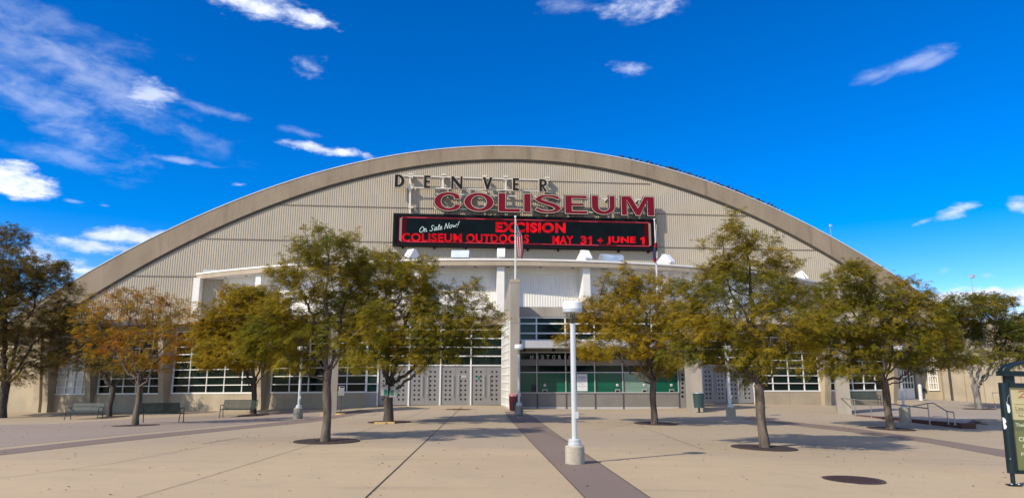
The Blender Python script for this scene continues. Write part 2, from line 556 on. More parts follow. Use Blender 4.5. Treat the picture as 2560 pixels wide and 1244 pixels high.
def leaf_mat(name, cols, trans=.35):
    m = bpy.data.materials.new(name)
    m.use_nodes = True
    nt = m.node_tree
    nt.nodes.clear()
    N, L = nt.nodes.new, nt.links.new
    geo = N('ShaderNodeNewGeometry')
    n = N('ShaderNodeTexNoise'); n.inputs['Scale'].default_value = 0.9; n.inputs['Detail'].default_value = 4
    L(geo.outputs['Position'], n.inputs['Vector'])
    a = N('ShaderNodeMath'); a.operation = 'MULTIPLY_ADD'
    L(geo.outputs['Random Per Island'], a.inputs[0]); a.inputs[1].default_value = .42; a.inputs[2].default_value = -.21
    s = N('ShaderNodeMapRange'); L(n.outputs['Fac'], s.inputs[0])
    s.inputs[1].default_value = .3; s.inputs[2].default_value = .7
    ad = N('ShaderNodeMath'); ad.operation = 'ADD'; ad.use_clamp = True
    L(s.outputs[0], ad.inputs[0]); L(a.outputs[0], ad.inputs[1])
    r = N('ShaderNodeValToRGB')
    L(ad.outputs[0], r.inputs[0])
    e = r.color_ramp.elements
    e[0].color = (*cols[0], 1); e[0].position = 0.05
    e[1].color = (*cols[-1], 1); e[1].position = 0.95
    for i, c in enumerate(cols[1:-1]):
        q = e.new(0.05 + .9 * (i + 1) / (len(cols) - 1)); q.color = (*c, 1)
    d = N('ShaderNodeBsdfDiffuse'); L(r.outputs[0], d.inputs[0])
    t = N('ShaderNodeBsdfTranslucent'); L(r.outputs[0], t.inputs[0])
    mx = N('ShaderNodeMixShader'); mx.inputs[0].default_value = trans
    L(d.outputs[0], mx.inputs[1]); L(t.outputs[0], mx.inputs[2])
    o = N('ShaderNodeOutputMaterial'); L(mx.outputs[0], o.inputs[0])
    return m


GREEN, OLIVE, GOLD, ORANGE, RUST = (.10, .128, .020), (.205, .178, .020), (.34, .24, .022), (.46, .21, .022), (.32, .12, .025)
LEAF = {
    'olive': leaf_mat('olive_locust_leaves', [GREEN, OLIVE, (.27, .205, .02), GOLD]),
    'gold': leaf_mat('golden_locust_leaves', [OLIVE, (.29, .21, .02), GOLD, (.42, .25, .026)]),
    'orange': leaf_mat('orange_locust_leaves', [(.19, .13, .02), GOLD, ORANGE, RUST]),
    'brown': leaf_mat('brown_locust_leaves', [(.07, .075, .022), (.14, .108, .028), (.18, .125, .03), (.22, .135, .026)]),
    'green': leaf_mat('green_locust_leaves', [(.08, .12, .022), (.13, .14, .022), OLIVE, (.26, .185, .024)]),
}

# ------------------------------------------------------------------ ground heights
_ctl = [(-6, 6, 0), (6, 6, -.03), (0, 3, 0), (0, 13.4, 0), (-9, 14, 0), (7, 12.5, -.12), (-3, 20, -.02), (-16, 20, -.08),
        (16, 33.8, -.2), (20.5, 46, -.22), (25, 38, -.5), (31, 46, -.5), (25, 32, -.48), (-45, 30, -.6), (45, 30, -.6), (45, 12, -.4), (-30, 8, -.1)]
for px, py, Y in [(1297, 1040, 31.4), (745, 1047, 31), (400, 1057, 30), (215, 1047, 39), (600, 1042, 37.3), (60, 1031, 48.3),
                  (460, 1026, 45.7), (660, 1022, 43.4), (835, 1018, 42.6), (1100, 1012, 42.2), (1822, 1045, 31.2),
                  (1820, 1008, 44.7), (2060, 1010, 46), (1500, 1023, 40.2), (2402, 1073, 27.9), (2537, 1215, 12.4)]:
    p = onY(px, py, Y)
    _ctl.append((p[0], p[1], p[2]))
_ctl = np.array(_ctl)


def _tps_fit(P, z, lam=0.6):
    n = len(P)
    d = np.linalg.norm(P[:, None] - P[None], axis=2)
    K = np.where(d > 0, d * d * np.log(d + 1e-9), 0) + lam * np.eye(n) * 10
    A = np.zeros((n + 3, n + 3))
    A[:n, :n] = K; A[:n, n] = 1; A[:n, n + 1:] = P
    A[n:, :n] = A[:n, n:].T
    return np.linalg.solve(A, np.concatenate([z, np.zeros(3)]))


_W = _tps_fit(_ctl[:, :2], _ctl[:, 2])


def ground(x, y):
    x = np.asarray(x, float); y = np.asarray(y, float)
    q = np.stack([x.ravel(), y.ravel()], 1)
    d = np.linalg.norm(q[:, None] - _ctl[None, :, :2], axis=2)
    z = np.where(d > 0, d * d * np.log(d + 1e-9), 0) @ _W[:len(_ctl)] + _W[-3] + q @ _W[-2:]
    r = np.hypot(q[:, 0] / 46.0, (q[:, 1] - 26) / 30.0)
    w = np.clip((1.35 - r) / 0.45, 0, 1); w = w * w * (3 - 2 * w)
    z = np.clip(z, -1.2, .15) * w + (-0.55) * (1 - w)
    return z.reshape(x.shape)


def gz(x, y):
    return float(ground(np.array([x]), np.array([y]))[0])


def at(px, py):
    """where the sight line meets the paving"""
    d = ray(px, py)
    lo, hi = 1.0, 80.0
    ts = np.linspace(3, 75, 700)
    pts = CAM[None] + d[None] * ts[:, None]
    s = pts[:, 2] - ground(pts[:, 0], pts[:, 1])
    i = int(np.argmax(s < 0)) if (s < 0).any() else len(ts) - 1
    a, b = ts[max(i - 1, 0)], ts[i]
    for _ in range(30):
        m = (a + b) / 2
        p = CAM + d * m
        if p[2] > gz(p[0], p[1]): a = m
        else: b = m
    return CAM + d * a


TZ = -0.2   # terrace level


def att(px, py):
    return onZ(px, py, TZ)


def build_ground():
    def axis(lo, hi, step, far):
        a = list(np.arange(lo, hi + 1e-6, step))
        s, v = step, hi
        while v < far:
            s *= 1.6; v += s; a.append(v)
        s, v = step, lo
        pre = []
        while v > -far:
            s *= 1.6; v -= s; pre.append(v)
        return np.array(pre[::-1] + a)
    xs, ys = axis(-52, 52, .6, 3000), axis(-2, 58, .6, 3000)
    X, Y = np.meshgrid(xs, ys)
    Z = np.concatenate([ground(X[i:i + 20], Y[i:i + 20]) for i in range(0, len(ys), 20)])
    V = np.stack([X.ravel(), Y.ravel(), Z.ravel()], 1)
    nx = len(xs)
    i, j = np.meshgrid(np.arange(len(ys) - 1), np.arange(nx - 1), indexing='ij')
    a = (i * nx + j).ravel()
    F = np.stack([a, a + 1, a + nx + 1, a + nx], 1)
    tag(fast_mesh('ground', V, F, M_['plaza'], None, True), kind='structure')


def drape(name, left, right, m, lift=.006, step=.5, kind='structure', run=0.0):
    """a paved strip between two plan polylines with as many points"""
    if run:     # carry the strip on past the edge of the picture
        def on(P):
            p, q = np.array(P[0][:2], float), np.array(P[1][:2], float)
            return [p + (p - q) / np.linalg.norm(p - q) * run] + list(P)
        left, right = on(left), on(right)
    Ls, Rs = [], []
    for i in range(len(left) - 1):
        a, b = np.array(left[i][:2], float), np.array(left[i + 1][:2], float)
        c, d = np.array(right[i][:2], float), np.array(right[i + 1][:2], float)
        k = max(1, int(np.linalg.norm(b - a) / step))
        for t in range(k):
            Ls.append(a + (b - a) * t / k); Rs.append(c + (d - c) * t / k)
    Ls.append(np.array(left[-1][:2], float)); Rs.append(np.array(right[-1][:2], float))
    Ls, Rs = np.array(Ls), np.array(Rs)
    wmax = np.linalg.norm(Ls - Rs, axis=1).max()
    nc = max(1, int(math.ceil(wmax / step)))
    T = np.linspace(0, 1, nc + 1)
    G = Ls[:, None] * (1 - T)[None, :, None] + Rs[:, None] * T[None, :, None]
    z = ground(G[..., 0], G[..., 1]) + lift
    V = np.concatenate([G, z[..., None]], 2).reshape(-1, 3)
    n0, n1 = len(Ls), nc + 1
    i, j = np.meshgrid(np.arange(n0 - 1), np.arange(n1 - 1), indexing='ij')
    a = (i * n1 + j).ravel()
    F = np.stack([a, a + n1, a + n1 + 1, a + 1], 1)
    o = fast_mesh(name, V, F, m)
    if kind: tag(o, kind=kind)
    return o


def px_line(pts):
    return [at(*p) for p in pts]


build_ground()
# central dark strip running to the tall concrete fin
drape('paving_band', px_line([(1462, 1244), (1340, 1118), (1268, 1040), (1262, 1028)]), px_line([(1625, 1244), (1440, 1118), (1330, 1040), (1310, 1028)]), M_['bandpave'], run=9.0)
# curved dark bands left and right
drape('paving_band', px_line([(-60, 1132), (0, 1124), (300, 1092), (600, 1064), (760, 1048), (900, 1022)]), px_line([(-60, 1146), (0, 1137), (300, 1103), (600, 1072), (780, 1054), (930, 1027)]), M_['bandpave'], run=16.0)
drape('paving_band', px_line([(2620, 1135), (2540, 1128), (2320, 1094), (2120, 1068), (1960, 1052), (1880, 1041)]), px_line([(2620, 1156), (2540, 1147), (2320, 1106), (2120, 1078), (1960, 1060), (1850, 1046)]), M_['bandpave'], run=14.0)
# broader grey-purple fields beyond the bands
drape('paving_field', px_line([(-60, 1062), (150, 1058), (330, 1046), (560, 1036), (800, 1026)]), px_line([(-60, 1126), (0, 1118), (300, 1087), (600, 1060), (800, 1039)]), M_['greyband'], .004, run=14.0)


def joint(pts, w=.022, run=0.0):
    P = px_line(pts)
    l, r = [], []
    for i, p in enumerate(P):
        q = P[min(i + 1, len(P) - 1)] - P[max(i - 1, 0)]
        n = np.array([-q[1], q[0]]) / np.hypot(q[0], q[1])
        l.append(p[:2] + n * w / 2); r.append(p[:2] - n * w / 2)
    drape('pavement_joint', l, r, M_['joint'], .010, .4, run=run)


joint([(905, 1252), (1000, 1163), (1075, 1092), (1140, 1030), (1155, 1015)], .022, 8.0)
joint([(-20, 1198), (270, 1160), (505, 1117)], .012)
joint([(505, 1109), (600, 1094)], .03)
joint([(340, 1244), (490, 1200), (620, 1160), (790, 1108)], .013)
joint([(600, 1094), (1060, 1096)], .014)
joint([(830, 1098), (1000, 1050), (1075, 1018)], .013)
joint([(1460, 1122), (1264, 1036)], .014)
joint([(1625, 1244), (1440, 1118), (1330, 1040)], .02, 9.0)
joint([(1462, 1244), (1340, 1118), (1268, 1040)], .02, 9.0)
joint([(1600, 1064), (1760, 1124), (1700, 1096)][:2], .012)
joint([(1930, 1118), (2220, 1133)], .025)
joint([(1320, 1052), (1560, 1048)], .012)
joint([(1480, 1075), (1620, 1052), (1700, 1040)], .012)

# ------------------------------------------------------------------ facade frame
YAW = R(5.6)
FU = np.array([math.cos(YAW), math.sin(YAW), 0])
FN = np.array([math.sin(YAW), -math.cos(YAW), 0])      # towards the plaza
FP = np.array([0, 58.0, 0])
UC = 0.85


def F(u, w, z):
    return FP + FU * u + FN * w + np.array([0, 0, z])


def fuv(px, py, w=0.0):
    d = ray(px, py)
    P = FP + FN * w
    t = np.dot(P - CAM, FN) / np.dot(d, FN)
    q = CAM + d * t
    return np.dot(q - FP, FU), q[2]


def fz(px, py, w=0.0):
    return fuv(px, py, w)[1]


def arch_out(u):
    return 22.05 - .0094 * (u - UC) ** 2


def arch_in(u):
    return arch_out(u) - 1.2 - 1.0 * (abs(u - UC) / 35) ** 2


arena = thing('arena_building', F(UC, 0, 0), 'huge tan arched arena hall with ribbed beige end wall behind the trees', 'building')


def build_arena():
    us = np.linspace(-47.3, 49, 120)
    # concrete arch rib
    mb = MB()
    zo = [arch_out(u) for u in us]
    zi = [max(arch_in(u), -1.2) for u in us]
    for i in range(len(us) - 1):
        a, b = us[i], us[i + 1]
        p = [F(a, .22, zi[i]), F(b, .22, zi[i + 1]), F(b, .22, zo[i + 1]), F(a, .22, zo[i])]
        q = [F(a, -.4, zi[i]), F(b, -.4, zi[i + 1]), F(b, -.4, zo[i + 1]), F(a, -.4, zo[i])]
        mb.quad(*p)
        mb.quad(p[3], p[2], q[2], q[3])
        mb.quad(p[1], p[0], q[0], q[1])
    mb.build('arch_rib', M_['band'], arena)
    mb = MB()
    for i in range(len(us) - 1):
        a, b = us[i], us[i + 1]
        z0, z1 = zo[i] + .003, zo[i + 1] + .003
        mb.quad(F(a, .26, z0 - .02), F(b, .26, z1 - .02), F(b, .26, z1 + .05), F(a, .26, z0 + .05))
        mb.quad(F(a, .26, z0 + .05), F(b, .26, z1 + .05), F(b, -.1, z1 + .05), F(a, -.1, z0 + .05))
        mb.quad(F(a, .26, z0 - .02), F(a, .22, z0 - .02), F(b, .22, z1 - .02), F(b, .26, z1 - .02))
    mb.build('roof_coping', M_['coping'], arena)
    mb = MB()
    for i in range(len(us) - 1):
        a, b = us[i], us[i + 1]
        if zi[i] < 1 or zi[i + 1] < 1: continue
        for (w, d0, d1) in ((.16, -.004, .11), (.10, .11, .20)):
            mb.quad(F(a, w, zi[i] - d1), F(b, w, zi[i + 1] - d1), F(b, w, zi[i + 1] - d0), F(a, w, zi[i] - d0))
            mb.quad(F(b, w, zi[i + 1] - d1), F(a, w, zi[i] - d1), F(a, 0.02, zi[i] - d1), F(b, 0.02, zi[i + 1] - d1))
    mb.build('arch_trim', M_['trim'], arena)
    # ribbed end wall: trapezoid ribs clipped by the arch, horizontal lap seams
    mb = MB()
    pitch, prof = .19, ((0, 0), (.06, 0), (.085, .032), (.165, .032), (.19, 0))
    u = -36.0
    while u < 38.5:
        for (a, wa), (b, wb) in zip(prof[:-1], prof[1:]):
            za, zb = arch_in(u + a) + .1, arch_in(u + b) + .1
            mb.quad(F(u + a, wa, 3), F(u + b, wb, 3), F(u + b, wb, zb), F(u + a, wa, za))
        u += pitch
    for sz in (fz(850, 516), fz(620, 599), fz(420, 691), fz(1500, 457)):
        a = math.sqrt(max(0, (20.8 - sz) / .0102))
        u0, u1 = UC - a + .3, UC + a - .3
        if sz > 17.5: u0 = fuv(985, 458)[0]; u1 = fuv(1625, 458)[0]
        mb.obox(F(u0, 0, sz), FU * (u1 - u0), FN * .075, (0, 0, .045), 1)
    mb.build('ribbed_end_wall', [M_['rib'], M_['seam']], arena)
    # barrel roof running back, and plain far end
    mb = MB()
    for i in range(len(us) - 1):
        a, b = us[i], us[i + 1]
        mb.add([F(a, -.4, zo[i] - .05), F(b, -.4, zo[i + 1] - .05), F(b, -90, zo[i + 1] - .05), F(a, -90, zo[i] - .05)], [(0, 1, 2, 3)], 0, True)
    mb.add([F(a, -90, z) for a, z in zip(us, zo)] + [F(us[-1], -90, -1), F(us[0], -90, -1)], [tuple(range(len(us) + 2))])
    mb.build('roof', M_['roof'], arena)
    # curved canopy drum in front of the end wall
    zt = 10.12
    sag, half = 9.7, 27.3
    Rr = (half ** 2 + sag ** 2) / (2 * sag)

    def arc(th, dr=0.0):
        r = Rr - dr
        return UC + r * math.sin(th), sag - Rr + r * math.cos(th)
    tmax = math.asin(half / Rr)
    th = np.linspace(-tmax, tmax, 73)

    def ring(mb, z0, z1, dr, mi=0, flip=False):
        for i in range(len(th) - 1):
            a, b = arc(th[i], dr), arc(th[i + 1], dr)
            if min(a[1], b[1]) < -.3: continue
            mb.quad(F(a[0], a[1], z0), F(b[0], b[1], z0), F(b[0], b[1], z1), F(a[0], a[1], z1), mi)

    def flat(mb, z, d0, d1, mi=0):
        for i in range(len(th) - 1):
            a, b = arc(th[i], d0), arc(th[i + 1], d0)
            c, d = arc(th[i + 1], d1), arc(th[i], d1)
            q = [F(p[0], max(p[1], 0.0), z) for p in (a, b, c, d)]
            mb.quad(*q, mi)
    mb = MB()
    ring(mb, zt - .50, zt - .13, 0)
    flat(mb, zt - .5, 0, .25)
    mb.build('canopy_fascia', M_['fascia'], arena)
    mb = MB()
    ring(mb, zt - .13, zt, -.05)
    flat(mb, zt, -.05, .4)
    flat(mb, zt - .13, -.05, .02)
    mb.build('canopy_coping', M_['white'], arena)
    mb = MB()
    flat(mb, zt - .47, .25, 1.6)
    for k in range(0, 72, 3):
        a = arc((th[k] + th[k + 1]) / 2, .8)
        if a[1] > .6:
            mb.lathe([(0.0001, zt - .50), (.11, zt - .50), (.11, zt - .47)], 10, F(a[0], a[1], 0), 1)
    mb.build('canopy_soffit', [M_['soffit'], M_['black']], arena)
    mb = MB()
    flat(mb, zt - .06, .4, 12)
    mb.build('canopy_roof', M_['roof'], arena)
    # white ribbed wall under the canopy
    mb = MB()
    n = 1150
    t2 = np.linspace(-tmax * .985, tmax * .985, n)
    ztop = zt - .47
    for i in range(n - 1):
        dr0, dr1 = (1.42, 1.40) if i % 4 == 1 else (1.40, 1.40) if i % 4 == 2 else (1.40, 1.42) if i % 4 == 3 else (1.42, 1.42)
        a, b = arc(t2[i], dr0), arc(t2[i + 1], dr1)
        if min(a[1], b[1]) < 0.0: continue
        mb.quad(F(a[0], a[1], 3.5), F(b[0], b[1], 3.5), F(b[0], b[1], ztop - .48), F(a[0], a[1], ztop - .48))
        c, d = arc(t2[i], 1.33), arc(t2[i + 1], 1.33)
        mb.quad(F(c[0], c[1], ztop - .48), F(d[0], d[1], ztop - .48), F(d[0], d[1], ztop), F(c[0], c[1], ztop))
        mb.quad(F(a[0], a[1], ztop - .48), F(b[0], b[1], ztop - .48), F(d[0], d[1], ztop - .48), F(c[0], c[1], ztop - .48))
    mb.build('white_ribbed_wall', M_['white'], arena)
    # pilasters
    for px in (646, 842, 1046, 1252, 1466, 1664, 1835, 1965):
        # angle whose fascia point lies on this sight line
        best = min(np.linspace(-tmax, tmax, 2000), key=lambda t: abs(1280 + FPX * (lambda q: q[0] / (q[1] * CP + (q[2] - 1.7) * SP))(F(*arc(t, .35), 9.0)) - px))
        c = arc(best, .30)
        e = arc(best, 1.5)
        r = F(e[0], e[1], 0) - F(c[0], c[1], 0)
        r = r / np.linalg.norm(r)
        t = np.array([-r[1], r[0], 0]) * -1
        mb = MB()
        o = F(c[0], c[1], 3.5)
        mb.prism([o - t * .27, o + t * .27, o + t * .34 + r * 1.25, o - t * .34 + r * 1.25], (0, 0, zt - .472 - 3.5))
        mb.build('pilaster', M_['white'], arena)
    # end return at the left of the canopy
    a = arc(-tmax * .995)
    mb = MB()
    mb.obox(F(a[0] + .02, .06, 3.5), FU * .5, FN * .75, (0, 0, zt - .475 - 3.5))
    mb.build('pilaster', M_['white'], arena)
    mb = MB()
    for k in range(40):
        mb.obox(F(a[0] + .45 + k * .075, .06, zt + .003), FU * .045, FN * .05, (0, 0, .34))
    mb.obox(F(a[0] + .45, .062, zt + .002), FU * 3.0, FN * .03, (0, 0, .30))
    mb.build('parapet_flashing', M_['coping'], arena)
    return arc, zt


ARC, ZT = build_arena()


def canopy_pt(px, back):
    th = np.linspace(-.69, .69, 1500)
    best, bt = 1e9, 0
    for t in th:
        u, w = ARC(t, back)
        q = F(u, w, ZT)
        e = abs(1280 + FPX * q[0] / (q[1] * CP + (q[2] - 1.7) * SP) - px)
        if e < best: best, bt = e, t
    u, w = ARC(bt, back)
    return F(u, w, ZT - .06), bt


# roof fittings on the canopy
def hood(px, label):
    p, t = canopy_pt(px, .9)
    o = thing('roof_hood', p, label, 'roof hood', 'white hoods on the canopy roof', YAW + t * 1.7 + (.18 if px > 1400 else -.25 if px < 1100 else 0))
    local(o)
    mb = MB()
    prof = [(-.25, -.75, 0), (-.25, -.45, .82), (-.25, -.15, .86), (-.25, .95, 0)]
    mb.prism(prof, (.5, 0, 0))
    mb.build('housing', M_['white'], o)
    mb = MB()
    mb.prism([(-.29, -.93, .18), (-.29, -.93, .30), (-.29, -.46, .90), (-.29, -.12, .92), (-.29, -.12, .87), (-.29, -.44, .84), (-.29, -.80, .18)], (.58, 0, 0))
    mb.build('cap', M_['lampwhite'], o)
    mb = MB()
    mb.box((0, -.72, .09), (.30, .05, .14))
    mb.build('nozzle', M_['frame'], o)
    return o


hood(1036, 'white roof hood on the canopy, leftmost, beside the tree crown')
hood(1253, 'white roof hood on the canopy just left of the striped flag')
hood(1457, 'white roof hood on the canopy left of the rounded galvanised vent')
hood(1658, 'white roof hood on the canopy below the right end of the display board')
hood(1992, 'white roof hood near the right end of the canopy, half behind a tree')


def roof_vent(px, label, rounded):
    p, t = canopy_pt(px, 1.0)
    o = thing('roof_vent', p, label, 'roof vent', None, YAW + t * 1.2)
    local(o)
    mb = MB()
    if rounded:
        pr = [(-.85, .55 * math.cos(a) * 1.0, .16 + .62 * math.sin(a)) for a in np.linspace(0, math.pi, 12)]
        mb.prism(pr, (1.7, 0, 0))
    else:
        mb.prism([(-.66, -.55, .22), (-.66, -.35, .80), (-.66, .35, .80), (-.66, .55, .22)], (1.32, 0, 0))
    mb.build('cover', M_['galv'], o)
    mb = MB()
    mb.box((0, 0, .09), (1.3, .8, .18))
    mb.build('curb', M_['black'], o)


roof_vent(1152, 'boxy galvanised metal roof vent on the canopy under the display board', False)
roof_vent(1528, 'rounded galvanised metal roof vent on the canopy under the display board', True)


# ------------------------------------------------------------------ signs on the end wall
def text_mesh(s, bold=0.0, shear=0.0, space=1.0):
    cu = bpy.data.curves.new('lettering', 'FONT')
    cu.body = s
    cu.size = 1.0
    cu.offset = bold
    cu.shear = shear
    cu.space_character = space
    cu.resolution_u = 4
    o = bpy.data.objects.new('lettering', cu)
    COL.objects.link(o)
    bpy.context.view_layer.update()
    me = bpy.data.meshes.new_from_object(o.evaluated_get(bpy.context.evaluated_depsgraph_get()))
    V = np.array([v.co[:] for v in me.vertices])
    Fs = [tuple(p.vertices) for p in me.polygons]
    bpy.data.objects.remove(o)
    bpy.data.curves.remove(cu)
    bpy.data.meshes.remove(me)
    return V, Fs


def text_on(mb, s, tl, tr, br, bl, mi=0, bold=0.0, shear=0.0, thick=0.0, nrm=None):
    """flat lettering stretched to a 3D quad; thick adds depth along -nrm"""
    V, Fs = text_mesh(s, bold, shear, 1.0 + bold * 2.6)
    x0, x1, y0, y1 = V[:, 0].min(), V[:, 0].max(), V[:, 1].min(), V[:, 1].max()
    a = (V[:, 0] - x0) / (x1 - x0); b = (V[:, 1] - y0) / (y1 - y0)
    tl, tr, br, bl = [np.array(t, float) for t in (tl, tr, br, bl)]
    P = ((1 - a) * (1 - b))[:, None] * bl + (a * (1 - b))[:, None] * br + (a * b)[:, None] * tr + ((1 - a) * b)[:, None] * tl
    mb.add(P, Fs, mi)
    if thick:
        edges = {}
        for f in Fs:
            for i in range(len(f)):
                e = (f[i], f[(i + 1) % len(f)])
                edges[e] = 1
        back = np.array(nrm, float) * -thick
        for (i, j) in edges:
            if (j, i) not in edges:
                mb.add([P[j], P[i], P[i] + back, P[j] + back], [(0, 1, 2, 3)], mi)
    return mb


# letter outlines in a unit box, counter-clockwise; holes bridged by building rings
def ring_poly(cx, cy, ox, oy, ix, iy, a0, a1, n=40, px=2.0):
    A = np.linspace(R(a0), R(a1), n)

    def se(c, s, e): return math.copysign(abs(c) ** (2 / e), s) if False else c
    out = [(cx + ox * math.cos(a), cy + oy * math.sin(a)) for a in A]
    inn = [(cx + ix * math.cos(a), cy + iy * math.sin(a)) for a in A]
    return out, inn


def letter_strips(ch):
    """each letter as closed strips (outer line, inner line) or plain polygons"""
    if ch == 'O':
        o, i = ring_poly(.5, .5, .5, .5, .262, .345, 0, 360, 49)
        return [('ring', o, i)]
    if ch == 'C':
        A = np.linspace(R(33), R(327), 44)
        o = [(.53 + .53 * math.cos(a), .5 + .5 * math.sin(a)) for a in A]
        i = [(.53 + .275 * math.cos(a), .5 + .345 * math.sin(a)) for a in A]
        o[0], o[-1] = (.97, .625), (.985, .345)
        i[0], i[-1] = (.735, .625), (.755, .365)
        o[1], o[-2] = (.93, .745), (.945, .235)
        return [('strip', o, i)]
    if ch == 'L':
        return [('poly', [(0, 0), (1, 0), (1, .185), (.33, .185), (.33, 1), (0, 1)])]
    if ch == 'I':
        return [('poly', [(0, 0), (1, 0), (1, 1), (0, 1)])]
    if ch == 'E':
        return [('poly', [(0, 0), (1, 0), (1, .165), (.31, .165), (.31, .425), (.85, .425), (.85, .57), (.31, .57), (.31, .835), (.98, .835), (.98, 1), (0, 1)])]
    if ch == 'U':
        A = np.linspace(math.pi, 2 * math.pi, 24)
        o = [(0, 1)] + [(.5 + .5 * math.cos(a), .42 + .42 * math.sin(a)) for a in A] + [(1, 1)]
        i = [(.29, 1)] + [(.525 + .235 * math.cos(a), .45 + .27 * math.sin(a)) for a in A] + [(.76, 1)]
        return [('strip', o, i)]
    if ch == 'M':
        return [('poly', [(0, 0), (.17, 0), (.17, .80), (.44, 0), (.56, 0), (.79, .80), (.79, 0), (1, 0), (1, 1), (.705, 1), (.50, .395), (.29, 1), (0, 1)])]
    if ch == 'd':
        A = np.linspace(-math.pi / 2, math.pi / 2, 18)
        return [('holed', [(0, 0)] + [(.36 + .64 * math.cos(a), .5 + .5 * math.sin(a)) for a in A] + [(0, 1)],
                 [(.33, .19)] + [(.36 + .30 * math.cos(a), .5 + .31 * math.sin(a)) for a in A] + [(.33, .81)])]
    if ch == 'e':
        return [('poly', [(0, 0), (1, 0), (1, .19), (.42, .19), (.42, .42), (.93, .42), (.93, .60), (.42, .60), (.42, .81), (1, .81), (1, 1), (0, 1)])]
    if ch == 'n':
        return [('poly', [(0, 0), (.20, 0), (.20, .62), (.78, 0), (1, 0), (1, 1), (.80, 1), (.80, .38), (.22, 1), (0, 1)])]
    if ch == 'v':
        return [('poly', [(.38, 0), (.60, 0), (1, 1), (.70, 1), (.49, .40), (.30, 1), (0, 1)])]
    if ch == 'r':
        A = np.linspace(-math.pi / 2, math.pi / 2, 14)
        return [('holed', [(0, 0), (.34, 0), (.34, .40), (.66, 0), (1, 0), (.60, .45)] + [(.52 + .44 * math.cos(a), .715 + .285 * math.sin(a)) for a in A[2:]] + [(0, 1)],
                 [(.34, .585)] + [(.48 + .16 * math.cos(a), .71 + .125 * math.sin(a)) for a in A] + [(.34, .835)])]
    if ch == 'S':
        c = [(.90, .80, .10), (.80, .86, .105), (.66, .91, .09), (.48, .925, .08), (.32, .90, .09), (.20, .83, .11), (.155, .735, .125), (.22, .645, .125), (.36, .575, .125),
             (.52, .51, .125), (.68, .445, .125), (.80, .37, .125), (.845, .27, .125), (.79, .165, .11), (.66, .10, .09), (.48, .075, .08), (.32, .09, .09), (.18, .15, .105), (.06, .225, .10)]
        o, i = [], []
        for k, (x, y, h) in enumerate(c):
            a = c[max(k - 1, 0)]; b = c[min(k + 1, len(c) - 1)]
            tx, ty = (b[0] - a[0]) * 2.0, b[1] - a[1]
            l = math.hypot(tx, ty)
            nx, ny = -ty / l, tx / l
            o.append((x + nx * h * .95 * (1.25 if abs(nx) > .5 else 1), y + ny * h * .78)); i.append((x - nx * h * .95 * (1.25 if abs(nx) > .5 else 1), y - ny * h * .78))
        return [('strip', o, i)]


def tri_poly(pts):
    """triangulate a simple polygon (ear clipping by mathutils)"""
    from mathutils.geometry import tessellate_polygon
    return [tuple(t) for t in tessellate_polygon([[Vector((p[0], p[1], 0)) for p in pts]])]


def inset(poly, d):
    n = len(poly); out = []
    area = sum(poly[i][0] * poly[(i + 1) % n][1] - poly[(i + 1) % n][0] * poly[i][1] for i in range(n))
    s = 1 if area > 0 else -1
    for i in range(n):
        p0, p1, p2 = [np.array(poly[k % n], float) for k in (i - 1, i, i + 1)]
        e1 = p1 - p0; e2 = p2 - p1
        n1 = np.array([-e1[1], e1[0]]) / (np.linalg.norm(e1) + 1e-9) * s
        n2 = np.array([-e2[1], e2[0]]) / (np.linalg.norm(e2) + 1e-9) * s
        b = n1 + n2
        k = 1 + np.dot(n1, n2)
        out.append(tuple(p1 + b * d / max(k, .35)))
    return out


